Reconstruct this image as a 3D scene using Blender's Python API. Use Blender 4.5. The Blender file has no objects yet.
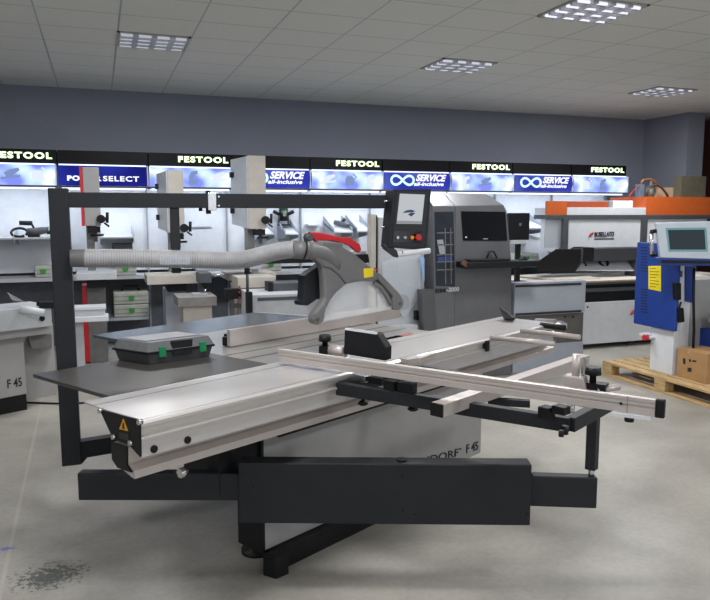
import bpy, bmesh, math, random
import numpy as np
from mathutils import Vector, Matrix
random.seed(7)
SC = bpy.context.scene
COL = SC.collection
# ------------------------------------------------------------------ survey of the room
# room axes: X along the back wall, Y towards it, Z up; the camera stands at the origin, 1.6 m high
F = 707.4; YAW = math.radians(19.83); PITCH = math.radians(6.947); MS = math.radians(62.26); EYE = 1.6
fw = np.array([math.sin(YAW)*math.cos(PITCH), math.cos(YAW)*math.cos(PITCH), -math.sin(PITCH)])
rt = np.array([math.cos(YAW), -math.sin(YAW), 0.0]); dn = np.cross(fw, rt)
CAM = np.array([0, 0, EYE])
SD = np.array([math.sin(MS), math.cos(MS), 0.0])          # the saw's feed direction
KD = np.array([math.cos(MS), -math.sin(MS), 0.0])         # across the saw
UP = np.array([0, 0, 1.0])
def ray(x, y): return (x-355)/F*rt + (y-300)/F*dn + fw
def pz(x, y, z): d = ray(x, y); return CAM + d*(z-EYE)/d[2]
def pY(x, y, Y): d = ray(x, y); return CAM + d*Y/d[1]
def pX(x, y, X): d = ray(x, y); return CAM + d*X/d[0]
def pc(x, y, c): d = ray(x, y); return CAM + d*c/(d@KD)
def ps(x, y, s): d = ray(x, y); return CAM + d*s/(d@SD)
def pp(x, y, p0, n): d = ray(x, y); return CAM + d*(((np.asarray(p0)-CAM)@n)/(d@n))
def M(s, c, z): return s*SD + c*KD + z*UP
# ------------------------------------------------------------------ materials
def lin(c):
    if isinstance(c, str):
        c = [int(c[i:i+2], 16)/255 for i in (0, 2, 4)]
    return tuple(((v+0.055)/1.055)**2.4 if v > 0.04045 else v/12.92 for v in c) + (1.0,)
MATS = {}
def mat(name, col, rough=0.5, metal=0.0, var=0.06, scale=12, bump=0.0, stretch=None, alpha=1.0, trans=0.0, coat=0.0, spec=0.5):
    if name in MATS: return MATS[name]
    m = bpy.data.materials.new(name); m.use_nodes = True
    nt = m.node_tree; b = nt.nodes['Principled BSDF']
    c = lin(col)
    b.inputs['Metallic'].default_value = metal
    b.inputs['Alpha'].default_value = alpha
    b.inputs['Transmission Weight'].default_value = trans
    b.inputs['Coat Weight'].default_value = coat
    b.inputs['Specular IOR Level'].default_value = spec
    tc = nt.nodes.new('ShaderNodeTexCoord'); no = nt.nodes.new('ShaderNodeTexNoise')
    no.inputs['Scale'].default_value = scale; no.inputs['Detail'].default_value = 4
    if stretch:
        mp = nt.nodes.new('ShaderNodeMapping'); mp.inputs['Scale'].default_value = stretch
        nt.links.new(tc.outputs['Object'], mp.inputs['Vector']); nt.links.new(mp.outputs['Vector'], no.inputs['Vector'])
    else:
        nt.links.new(tc.outputs['Object'], no.inputs['Vector'])
    rp = nt.nodes.new('ShaderNodeValToRGB')
    lo = tuple(max(0, v*(1-var*2)) for v in c[:3]) + (1,); hi = tuple(min(1, v*(1+var*2)) for v in c[:3]) + (1,)
    rp.color_ramp.elements[0].position = 0.3; rp.color_ramp.elements[1].position = 0.7
    rp.color_ramp.elements[0].color = lo; rp.color_ramp.elements[1].color = hi
    nt.links.new(no.outputs['Fac'], rp.inputs['Fac']); nt.links.new(rp.outputs['Color'], b.inputs['Base Color'])
    mr = nt.nodes.new('ShaderNodeMapRange'); mr.inputs['To Min'].default_value = max(0.02, rough-(0.06 if metal < .2 else .008)); mr.inputs['To Max'].default_value = min(1, rough+(0.06 if metal < .2 else .008))
    nt.links.new(no.outputs['Fac'], mr.inputs['Value']); nt.links.new(mr.outputs['Result'], b.inputs['Roughness'])
    if bump:
        bp = nt.nodes.new('ShaderNodeBump'); bp.inputs['Strength'].default_value = bump; bp.inputs['Distance'].default_value = 0.004
        nt.links.new(no.outputs['Fac'], bp.inputs['Height']); nt.links.new(bp.outputs['Normal'], b.inputs['Normal'])
    MATS[name] = m
    return m
def emit(name, col, strength):
    if name in MATS: return MATS[name]
    m = bpy.data.materials.new(name); m.use_nodes = True
    nt = m.node_tree; nt.nodes.clear()
    o = nt.nodes.new('ShaderNodeOutputMaterial'); e = nt.nodes.new('ShaderNodeEmission')
    e.inputs['Color'].default_value = lin(col); e.inputs['Strength'].default_value = strength
    nt.links.new(e.outputs[0], o.inputs['Surface']); MATS[name] = m
    return m
def emit_print(name, cols, strength, scale):
    """a backlit printed panel: soft clouds of the print's inks"""
    m = bpy.data.materials.new(name); m.use_nodes = True
    nt = m.node_tree; nt.nodes.clear()
    o = nt.nodes.new('ShaderNodeOutputMaterial'); e = nt.nodes.new('ShaderNodeEmission')
    tc = nt.nodes.new('ShaderNodeTexCoord'); no = nt.nodes.new('ShaderNodeTexNoise'); rp = nt.nodes.new('ShaderNodeValToRGB')
    no.inputs['Scale'].default_value = scale; no.inputs['Detail'].default_value = 1.5
    nt.links.new(tc.outputs['Object'], no.inputs['Vector']); nt.links.new(no.outputs['Fac'], rp.inputs['Fac'])
    el = rp.color_ramp.elements
    while len(el) < len(cols): el.new(0.5)
    for k, cc in enumerate(cols):
        el[k].position = 0.34 + 0.32*k/(len(cols)-1); el[k].color = lin(cc)
    nt.links.new(rp.outputs['Color'], e.inputs['Color']); e.inputs['Strength'].default_value = strength
    nt.links.new(e.outputs[0], o.inputs['Surface']); MATS[name] = m
    return m
ANTH = mat('anthracite_paint', '212327', 0.5, 0, .05, spec=.3)
BLACK = mat('black_plastic', '131416', 0.5, spec=.3)
BLACKG = mat('black_gloss', '0b0c0e', 0.12)
ALU = mat('brushed_aluminium', 'cdc9c6', 0.27, 0.45, .004, 2, stretch=(.3, 9, 9))
ALUP = mat('anodised_aluminium', 'beb5b0', 0.4, 0.35, .01, 20)
STEEL = mat('bright_steel', 'cfcfcf', 0.22, 0.95)
IRON = mat('ground_cast_iron', 'aaa8a5', 0.3, 0.5, .02, 5, stretch=(1, 14, 5))
PLATE = mat('dark_table_plate', '4a4845', 0.33, 0.3, .06, 5)
LGREY = mat('light_grey_paint', 'a1a09f', 0.5, 0, .03, 4)
MGREY = mat('mid_grey_paint', '6f6e6d', 0.5)
HOODG = mat('grey_moulding', '6e6d6d', 0.5, 0, .04)
DGREY = mat('dark_grey_paint', '4a4d52', 0.5)
WHITE = mat('white_paint', 'd3d6da', 0.45, 0, .02)
CREAM = mat('cream_paint', 'b9b3aa', 0.5, 0, .03)
PALE = mat('pale_grey_paint', 'b9bcc0', 0.5, 0, .03)
BLUEG = mat('blue_grey_paint', 'a0a6b0', 0.45, 0, .02)
RED = mat('red_plastic', 'c4222b', 0.4)
GREEN = mat('green_plastic', '3b9a3e', 0.4)
DGREEN = mat('latch_green', '0d7a48', 0.35)
YEL = mat('yellow_label', 'e6cf1e', 0.5)
WARN = mat('amber_warning', 'd99a1f', 0.5)
ORANGE = mat('orange_paint', 'c9602a', 0.45, 0, .03)
ORANGED = mat('rust_orange_paint', '9c4420', 0.5)
BLUE = mat('blue_enamel', '1d3b88', 0.45, 0, .03)
HOSE = mat('grey_hose', '9a9a9c', 0.5)
SYST = mat('storage_case_grey', 'b9bab2', 0.5)
CASE = mat('tool_case_grey', '38393c', 0.5, 0, .06, 40)
CASEL = mat('tool_case_lid', '5d5e61', 0.45, 0, .05, 40)
WOOD = mat('pallet_pine', 'b79a6e', 0.7, 0, .14, 9, .2, stretch=(6, 1, 6))
CARD = mat('cardboard', 'a98358', 0.75, 0, .05, 8)
OLIVE = mat('olive_board', '5e5b4c', 0.7)
MDF = mat('board_sheet', 'd8cfc4', 0.55, 0, .02)
MDFE = mat('board_edge', 'a8917c', 0.7)
TOOLG = mat('machine_taupe', '858280', 0.5, .1)
INK = mat('dark_print', '26272b', 0.6)
COPPER = mat('copper_hose', 'a0714f', 0.4, .4)
CLEAR = mat('clear_guard', 'e9eaea', 0.12, 0, .01, alpha=0.33)
FILM = mat('clear_film', 'dfe6ef', 0.2, 0, .02, 30, alpha=0.3)
FILMB = mat('blue_film', '9fc0ee', 0.3, 0, .05, 30, alpha=0.75)
GLASS = mat('tower_window', '1c2026', 0.08, 0, .02, alpha=0.35)
LCDW = emit('lit_screen', 'ccd0d4', 0.85)
LCDT = emit('lit_screen_teal', '8fc4cb', 0.55)
LCDG = emit('lit_screen_grey', '56626b', 0.4)
LETG = emit('lit_letters', 'e4ffcb', 2.0)
LETW = emit('lit_white_print', 'f4f4ff', 1.25)
# ------------------------------------------------------------------ mesh helpers
class MB:
    def __init__(self): self.v = []; self.f = []; self.sm = []
    def add(self, vs, fs, smooth=False):
        o = len(self.v); self.v += [tuple(map(float, p)) for p in vs]
        self.f += [tuple(i+o for i in q) for q in fs]; self.sm += [smooth]*len(fs); return self
    def box(self, a, b):
        (x0, y0, z0), (x1, y1, z1) = a, b
        return self.add([(x0,y0,z0),(x1,y0,z0),(x1,y1,z0),(x0,y1,z0),(x0,y0,z1),(x1,y0,z1),(x1,y1,z1),(x0,y1,z1)],
                        [(0,3,2,1),(4,5,6,7),(0,1,5,4),(1,2,6,5),(2,3,7,6),(3,0,4,7)])
    def mbox(self, s, c, z):                                   # box in the saw's frame
        vs = [M(a, b, d) for d in z for a, b in ((s[0],c[0]),(s[1],c[0]),(s[1],c[1]),(s[0],c[1]))]
        return self.add(vs, [(0,3,2,1),(4,5,6,7),(0,1,5,4),(1,2,6,5),(2,3,7,6),(3,0,4,7)])
    def prism(self, pts, ext):                                 # polygon pushed along a vector
        n = len(pts); e = np.asarray(ext, float); pts = [np.asarray(p, float) for p in pts]
        return self.add(pts+[p+e for p in pts], [tuple(range(n)), tuple(range(2*n-1, n-1, -1))]+[(i, i+n, (i+1) % n+n, (i+1) % n) for i in range(n)])
    def bar(self, p, q, w, h, up=UP):                           # square bar from p to q
        p = np.asarray(p, float); q = np.asarray(q, float); d = q-p; d /= np.linalg.norm(d)
        a = np.cross(d, up); a /= np.linalg.norm(a); b = np.cross(a, d)
        r = [a*sx*w/2+b*sy*h/2 for sx, sy in ((-1,-1),(1,-1),(1,1),(-1,1))]
        return self.add([p+k for k in r]+[q+k for k in r], [(0,1,2,3),(7,6,5,4)]+[(i, i+4, (i+1) % 4+4, (i+1) % 4) for i in range(4)])
    def tube(self, path, r, n=14, cap=True, smooth=True):
        path = [np.asarray(p, float) for p in path]; k = len(path)
        rs = r if hasattr(r, '__len__') else [r]*k
        d0 = path[1]-path[0]; d0 /= np.linalg.norm(d0)
        ref = np.array([0, 0, 1.0]) if abs(d0[2]) < .9 else np.array([1.0, 0, 0])
        a = np.cross(d0, ref); a /= np.linalg.norm(a)
        vs = []
        for i in range(k):
            d = path[min(i+1, k-1)]-path[max(i-1, 0)]; d /= np.linalg.norm(d)
            a = a-d*(a@d); a /= np.linalg.norm(a); b = np.cross(d, a)
            for j in range(n):
                t = 2*math.pi*j/n; vs.append(path[i]+rs[i]*(math.cos(t)*a+math.sin(t)*b))
        fs = [(i*n+j, i*n+(j+1) % n, (i+1)*n+(j+1) % n, (i+1)*n+j) for i in range(k-1) for j in range(n)]
        o = len(self.v); self.add(vs, fs, smooth)
        if cap:
            self.f += [tuple(o+j for j in range(n-1, -1, -1)), tuple(o+(k-1)*n+j for j in range(n))]; self.sm += [False, False]
        return self
    def cyl(self, p, q, r, n=20): return self.tube([p, q], r, n)
    def hull(self, pts):
        bm = bmesh.new()
        for p in pts: bm.verts.new(tuple(map(float, p)))
        bmesh.ops.convex_hull(bm, input=bm.verts)
        bm.verts.index_update(); vs = [tuple(v.co) for v in bm.verts]; fs = [tuple(v.index for v in f.verts) for f in bm.faces]
        bm.free(); return self.add(vs, fs)
    def quadbox(self, px, plane, ext):
        return self.prism([plane(x, y) for x, y in px], ext)
    def build(self, name, m, parent=None, bevel=0.0, seg=2, label=None):
        me = bpy.data.meshes.new(name); o = bpy.data.objects.new(name, me); COL.objects.link(o)
        inv = Matrix.Identity(4)
        if parent is not None:
            r = parent
            while r.parent is not None: r = r.parent
            inv = world_of(r).inverted(); o.parent = parent
            if parent is not r and parent.type == 'EMPTY': pass
        elif True:
            pts = np.array(self.v); base = Vector((float((pts[:,0].min()+pts[:,0].max())/2), float((pts[:,1].min()+pts[:,1].max())/2), float(pts[:,2].min())))
            inv = Matrix.Translation(-base); o.location = base
        if parent is not None and parent.type == 'MESH' and parent.parent is None:
            inv = Matrix.Translation(-parent.location)
        me.from_pydata([tuple(inv @ Vector(p)) for p in self.v], [], self.f)
        bm = bmesh.new(); bm.from_mesh(me); bmesh.ops.recalc_face_normals(bm, faces=bm.faces); bm.to_mesh(me); bm.free()
        for p, s in zip(me.polygons, self.sm): p.use_smooth = s
        me.materials.append(m)
        if bevel:
            b = o.modifiers.new('edge_round', 'BEVEL'); b.width = bevel; b.segments = seg; b.limit_method = 'ANGLE'; b.angle_limit = math.radians(35)
        if label: o['label'] = label
        return o
def world_of(r): return Matrix.LocRotScale(r.location, r.rotation_euler, None)
def thing(name, label, cat, loc, rz=0.0, group=None):
    o = bpy.data.objects.new(name, None); COL.objects.link(o)
    o.location = tuple(map(float, loc)); o.rotation_euler = (0, 0, rz); o.empty_display_size = .1
    return tag(o, label, cat, group)
def tag(o, label, cat, group=None, kind=None):
    if label: o['label'] = label
    if cat: o['category'] = cat
    if group: o['group'] = group
    if kind: o['kind'] = kind
    return o
def struct(o): o['kind'] = 'structure'; return o
def copy_tree(o, parent=None):
    c = o.copy(); COL.objects.link(c)
    if parent is not None: c.parent = parent
    for ch in [k for k in o.children]: copy_tree(ch, c)
    return c
TXT = {}
def text(name, s, p0, xv, yv, m, parent, thick=0.003, bold=0.0, shear=0.0, space=1.0, squash=True):
    """lettering fitted into the parallelogram p0, xv (width), yv (height)"""
    key = (s, bold, shear, space)
    if key not in TXT:
        cu = bpy.data.curves.new('lettering', 'FONT'); cu.body = s; cu.extrude = 0.02; cu.offset = bold; cu.shear = shear; cu.space_character = space
        cu.resolution_u = 3
        ob = bpy.data.objects.new('lettering', cu); COL.objects.link(ob)
        dg = bpy.context.evaluated_depsgraph_get(); me = bpy.data.meshes.new_from_object(ob.evaluated_get(dg))
        vs = np.array([tuple(v.co) for v in me.vertices]); fs = [tuple(p.vertices) for p in me.polygons]
        bpy.data.objects.remove(ob); bpy.data.curves.remove(cu); bpy.data.meshes.remove(me)
        TXT[key] = (vs, fs)
    vs, fs = TXT[key]
    lo, hi = vs.min(0), vs.max(0)
    u = (vs-lo)/np.maximum(hi-lo, 1e-6)
    p0 = np.asarray(p0, float); xv = np.asarray(xv, float); yv = np.asarray(yv, float)
    n = np.cross(xv, yv); n /= np.linalg.norm(n)
    mb = MB(); mb.add([p0+a*xv+b*yv+(c*thick)*n for a, b, c in u], fs)
    return mb.build(name, m, parent)
def boxpx(x0, y0, x1, y1, Y, depth, z0=None):
    """box facing the room whose front, in the plane Y, spans these corners"""
    a = pY(x0, (y0+y1)/2, Y); b = pY(x1, (y0+y1)/2, Y); t = pY((x0+x1)/2, y0, Y)[2]; u = pY((x0+x1)/2, y1, Y)[2]
    return (a[0], Y, u if z0 is None else z0), (b[0], Y+depth, t)
# ------------------------------------------------------------------ room shell
CZ = 3.04; YB = 9.0; XR = 8.0; XL = -5.2; YF = -4.6
def floor_material():
    m = bpy.data.materials.new('polished_concrete'); m.use_nodes = True; nt = m.node_tree; b = nt.nodes['Principled BSDF']; L = nt.links.new
    tc = nt.nodes.new('ShaderNodeTexCoord')
    n1 = nt.nodes.new('ShaderNodeTexNoise'); n1.inputs['Scale'].default_value = 1.1; n1.inputs['Detail'].default_value = 8; n1.inputs['Roughness'].default_value = .62
    n2 = nt.nodes.new('ShaderNodeTexNoise'); n2.inputs['Scale'].default_value = 34; n2.inputs['Detail'].default_value = 4
    r1 = nt.nodes.new('ShaderNodeValToRGB'); r1.color_ramp.elements[0].position = .3; r1.color_ramp.elements[1].position = .72
    r1.color_ramp.elements[0].color = lin('86827b'); r1.color_ramp.elements[1].color = lin('b0aca3')
    mx = nt.nodes.new('ShaderNodeMixRGB'); mx.blend_type = 'OVERLAY'; mx.inputs['Fac'].default_value = .16
    L(tc.outputs['Object'], n1.inputs['Vector']); L(tc.outputs['Object'], n2.inputs['Vector'])
    L(n1.outputs['Fac'], r1.inputs['Fac']); L(r1.outputs['Color'], mx.inputs['Color1']); L(n2.outputs['Fac'], mx.inputs['Color2'])
    def math_(op, a, bb):
        k = nt.nodes.new('ShaderNodeMath'); k.operation = op
        for i, q in enumerate((a, bb)):
            if q is None: continue
            if isinstance(q, (int, float)): k.inputs[i].default_value = q
            else: L(q, k.inputs[i])
        return k.outputs[0]
    sx = nt.nodes.new('ShaderNodeSeparateXYZ'); L(tc.outputs['Object'], sx.inputs[0])
    # filled saw joints in the slab, one of them crossing the front left
    A = pz(40, 410, 0); B = pz(3, 580, 0); d = (B-A)[:2]; d /= np.linalg.norm(d); nrm = np.array([-d[1], d[0]])
    dist = math_('ADD', math_('MULTIPLY', sx.outputs['X'], float(nrm[0])), math_('MULTIPLY', sx.outputs['Y'], float(nrm[1])))
    dist = math_('ABSOLUTE', math_('SUBTRACT', dist, float(nrm@A[:2])), None)
    joint = math_('LESS_THAN', dist, .009)
    m2 = nt.nodes.new('ShaderNodeMixRGB'); m2.inputs['Color2'].default_value = lin('c2bbae'); L(math_('MULTIPLY', joint, .3), m2.inputs['Fac']); L(mx.outputs[0], m2.inputs['Color1'])
    # spatters of dark green paint
    def blob(px, py, rx, ry, scale, thr, colr, prev, amt=.8):
        c0 = pz(px, py, 0)
        ex = math_('DIVIDE', math_('SUBTRACT', sx.outputs['X'], float(c0[0])), rx); ey = math_('DIVIDE', math_('SUBTRACT', sx.outputs['Y'], float(c0[1])), ry)
        rr = math_('SQRT', math_('ADD', math_('MULTIPLY', ex, ex), math_('MULTIPLY', ey, ey)), None)
        nn = nt.nodes.new('ShaderNodeTexNoise'); nn.inputs['Scale'].default_value = scale; nn.inputs['Detail'].default_value = 5; nn.inputs['Roughness'].default_value = .7
        L(tc.outputs['Object'], nn.inputs['Vector'])
        v = math_('GREATER_THAN', math_('SUBTRACT', nn.outputs['Fac'], math_('MULTIPLY', rr, .22)), thr)
        mm = nt.nodes.new('ShaderNodeMixRGB'); mm.inputs['Color2'].default_value = lin(colr); L(math_('MULTIPLY', v, amt), mm.inputs['Fac']); L(prev, mm.inputs['Color1'])
        return mm.outputs[0]
    out = blob(50, 576, .17, .13, 40, .36, '39433c', m2.outputs[0], .75)
    out = blob(5, 549, .04, .025, 50, .33, '4a5fae', out, .7)
    L(out, b.inputs['Base Color'])
    mr = nt.nodes.new('ShaderNodeMapRange'); mr.inputs['To Min'].default_value = .3; mr.inputs['To Max'].default_value = .5
    L(n1.outputs['Fac'], mr.inputs['Value']); L(mr.outputs['Result'], b.inputs['Roughness'])
    b.inputs['Specular IOR Level'].default_value = .45
    return m
def ceiling_material():
    m = bpy.data.materials.new('ceiling_tiles'); m.use_nodes = True; nt = m.node_tree; b = nt.nodes['Principled BSDF']; L = nt.links.new
    tc = nt.nodes.new('ShaderNodeTexCoord'); sx = nt.nodes.new('ShaderNodeSeparateXYZ'); L(tc.outputs['Object'], sx.inputs[0])
    def mt(op, a, v=None):
        k = nt.nodes.new('ShaderNodeMath'); k.operation = op; L(a, k.inputs[0])
        if v is not None:
            if isinstance(v, float): k.inputs[1].default_value = v
            else: L(v, k.inputs[1])
        return k.outputs[0]
    fx = mt('LESS_THAN', mt('FRACT', mt('DIVIDE', mt('ADD', sx.outputs['X'], 57.5-.202), .575)), .022)
    fy = mt('LESS_THAN', mt('FRACT', mt('DIVIDE', mt('ADD', sx.outputs['Y'], 50-6.112), .5)), .026)
    ln = mt('MAXIMUM', fx, fy)
    no = nt.nodes.new('ShaderNodeTexNoise'); no.inputs['Scale'].default_value = 90; L(tc.outputs['Object'], no.inputs['Vector'])
    rp = nt.nodes.new('ShaderNodeValToRGB'); rp.color_ramp.elements[0].color = lin('cfd0ca'); rp.color_ramp.elements[1].color = lin('dedfd9'); L(no.outputs['Fac'], rp.inputs['Fac'])
    mx = nt.nodes.new('ShaderNodeMixRGB'); mx.inputs['Color2'].default_value = lin('8a9a94'); L(ln, mx.inputs['Fac']); L(rp.outputs['Color'], mx.inputs['Color1'])
    L(mx.outputs[0], b.inputs['Base Color']); b.inputs['Roughness'].default_value = .8
    k = nt.nodes.new('ShaderNodeMapRange'); k.inputs['To Min'].default_value = .8; k.inputs['To Max'].default_value = .28; L(ln, k.inputs['Value']); L(k.outputs[0], b.inputs['Roughness'])
    return m
WALLM = mat('grey_wall_paint', '868a97', 0.8, 0, .015, 3, .03)
struct(MB().add([(XL,YF,0),(XR+1.6,YF,0),(XR+1.6,YB,0),(XL,YB,0),(XL,YF,-.1),(XR+1.6,YF,-.1),(XR+1.6,YB,-.1),(XL,YB,-.1)],
     [(0,1,2,3),(7,6,5,4),(0,4,5,1),(1,5,6,2),(2,6,7,3),(3,7,4,0)]).build('floor', floor_material()))
bpy.data.objects['floor'].data.transform(Matrix.Translation(bpy.data.objects['floor'].location)); bpy.data.objects['floor'].location = (0,0,0)
o = MB().box((XL,YF,CZ),(XR+1.6,YB,CZ+.1)).build('ceiling', ceiling_material()); struct(o)
o.data.transform(Matrix.Translation(o.location)); o.location = (0,0,0)
struct(MB().box((XL-.2,YB,0),(XR+1.6,YB+.2,CZ+.1)).build('wall_back', WALLM))
struct(MB().box((XL-.2,YF,0),(XL,YB,CZ+.1)).build('wall_left', WALLM))
mb = MB(); mb.box((XR,8.12,0),(XR+.3,YB,CZ)); mb.box((XR,YF,0),(XR+.3,4.2,CZ)); struct(mb.build('wall_right', WALLM))
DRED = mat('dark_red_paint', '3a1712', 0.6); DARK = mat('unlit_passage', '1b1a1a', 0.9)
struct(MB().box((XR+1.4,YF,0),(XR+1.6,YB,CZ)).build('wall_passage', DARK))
struct(MB().box((XR+.32,8.35,0),(XR+.95,8.42,2.98)).build('door_1', DRED, bevel=.005))
# unseen wall behind the camera, its windows added as soft fill light
WINX = [(-4.4,-2.0),(-1.4,1.0),(1.6,4.0),(4.6,7.0)]; W0, W1 = .9, 2.75
mb = MB(); mb.box((XL-.2,YF-.2,0),(XR+1.6,YF,W0)); mb.box((XL-.2,YF-.2,W1),(XR+1.6,YF,CZ+.1))
xs = [XL-.2]+[v for w in WINX for v in w]+[XR+1.6]
for a, b_ in zip(xs[0::2], xs[1::2]): mb.box((a,YF-.2,W0),(b_,YF,W1))
struct(mb.build('wall_front', WALLM))
FILLP = emit('fill_glow_glass', 'dfe9f7', 1.0)  # glowing panes added out of view as fill
for i, (a, b_) in enumerate(WINX):
    w = thing('window_%d' % (i+1), None, None, ((a+b_)/2, YF-.1, W0)); w['kind'] = 'structure'
    MB().box((a,YF-.12,W0),(b_,YF-.1,W1)).build('pane', FILLP, w)
    fr = MB()
    for x in (a, (a+b_)/2-.03, b_-.06): fr.box((x,YF-.1,W0),(x+.06,YF-.03,W1))
    for z in (W0, W1-.06): fr.box((a,YF-.1,z),(b_,YF-.03,z+.06))
    fr.build('frame', WHITE, w)
    li = bpy.data.lights.new('daylight', 'AREA'); li.shape = 'RECTANGLE'; li.size = b_-a; li.size_y = W1-W0; li.energy = 14; li.color = (.93,.97,1.0)
    lo = bpy.data.objects.new('window_daylight', li); COL.objects.link(lo); lo.location = ((a+b_)/2, YF+.02, (W0+W1)/2); lo.rotation_euler = (math.radians(90), 0, 0)  # fill light added in front of each unseen pane
# ceiling lamps: louvred square fittings set in the tile grid
LAMPK = 5.2
LOUV = mat('lamp_louvre', 'c9c9d0', 0.3, .3)
def ceiling_lamp(x0, y0, label, power, strength, group='louvred square ceiling lights'):
    x1, y1 = x0+.575, y0+.5
    t = thing('ceiling_light', label, 'ceiling light', ((x0+x1)/2, (y0+y1)/2, CZ-.03), 0, group)
    fr = MB()
    for a, b_ in (((x0,y0),(x1,y0+.02)),((x0,y1-.02),(x1,y1)),((x0,y0),(x0+.02,y1)),((x1-.02,y0),(x1,y1))): fr.box((a[0],a[1],CZ-.012),(b_[0],b_[1],CZ))
    fr.build('frame', LGREY, t)
    lv = MB()
    for k in range(1, 4):
        lv.box((x0+.575*k/4-.022,y0+.02,CZ-.028),(x0+.575*k/4+.022,y1-.02,CZ-.002))
        lv.box((x0+.02,y0+.5*k/4-.012,CZ-.026),(x1-.02,y0+.5*k/4+.012,CZ-.002))
    lv.build('louvre', LOUV, t)
    MB().box((x0+.02,y0+.02,CZ-.0025),(x1-.02,y1-.02,CZ)).build('reflector', mat('lamp_reflector', 'c9c9ce', .4, .1), t)
    for j in range(4):
        cy = y0+.5*(j+.5)/4
        MB().tube([(x0+.03, cy, CZ-.014), (x1-.03, cy, CZ-.014)], .011, 8).build('lamp_tube', emit('tube_glow_%g' % strength, 'eef2ff', strength), t)
    if power:
        li = bpy.data.lights.new('lamp', 'AREA'); li.shape = 'RECTANGLE'; li.size = .5; li.size_y = .45; li.energy = power*LAMPK; li.color = (.98,.985,1)
        lo = bpy.data.objects.new('ceiling_lamp_light', li); COL.objects.link(lo); lo.location = ((x0+x1)/2, (y0+y1)/2, CZ-.04)
    return t
GX = lambda k: .202+.575*k
GY = lambda k: 6.112+.5*k
ceiling_lamp(GX(0), GY(0), 'leftmost louvred ceiling light over the saw post', 9, .5)
ceiling_lamp(GX(5), GY(-4), 'bright bluish ceiling light, the nearest and largest one at the top edge', 9, 1.1)
ceiling_lamp(GX(5), GY(0), 'small louvred ceiling light over the grey machine tower', 9, .7)
ceiling_lamp(GX(10)+.1, GY(1), 'louvred ceiling light near the dark red doorway', 9, .7)
for k, (gx, gy) in enumerate(((-6,-6),(-6,-14),(0,-8),(0,-16),(6,-12),(9,-16),(11,-9))):  # unseen lamps added to raise the room's brightness
    ceiling_lamp(GX(gx), GY(gy), 'unseen louvred ceiling light added for brightness, above the floor before the saw', 9, 1.6, 'added ceiling lights out of the picture')
# ------------------------------------------------------------------ shop display along the back wall
YD = 8.4; BX0 = -.388-.9475; BW = .9475
PRINT = emit_print('backlit_photo_print', ['7076e6', 'a9c0ff', 'ecf9ff', 'b4d0f8', '7a86e8'], 1.3, 2.6)
PRINTB = emit_print('backlit_blue_print', ['2a2fa8', '3d49cc', '6474e6'], .72, 1.6)
PRINTN = emit_print('backlit_navy_print', ['141a63', '2a30a8', '3a49cf'], .55, 1.6)
HEADB = mat('black_fascia', '07080b', 0.5, spec=.2)
STRIP = emit('light_strip', 'e6ecff', 1.8)
TOOLP = emit('printed_tool_grey', 'dfe8f2', 1.1); TOOLPD = emit('printed_tool_dark', '8fa6d8', .8)
PERF = mat('perforated_grey_panel', '565a60', 0.5)
UPR = mat('upright_grey', '8f959c', 0.5)
def lightbox_pt(x, t, off=0.0):
    """a point on the bowed front of a light box: t runs from its top to its bottom edge"""
    z = 2.128-.222*t; y = YD-.02-.05*math.sin(math.pi*min(t, 1))-off
    return (x, y, z)
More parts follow.
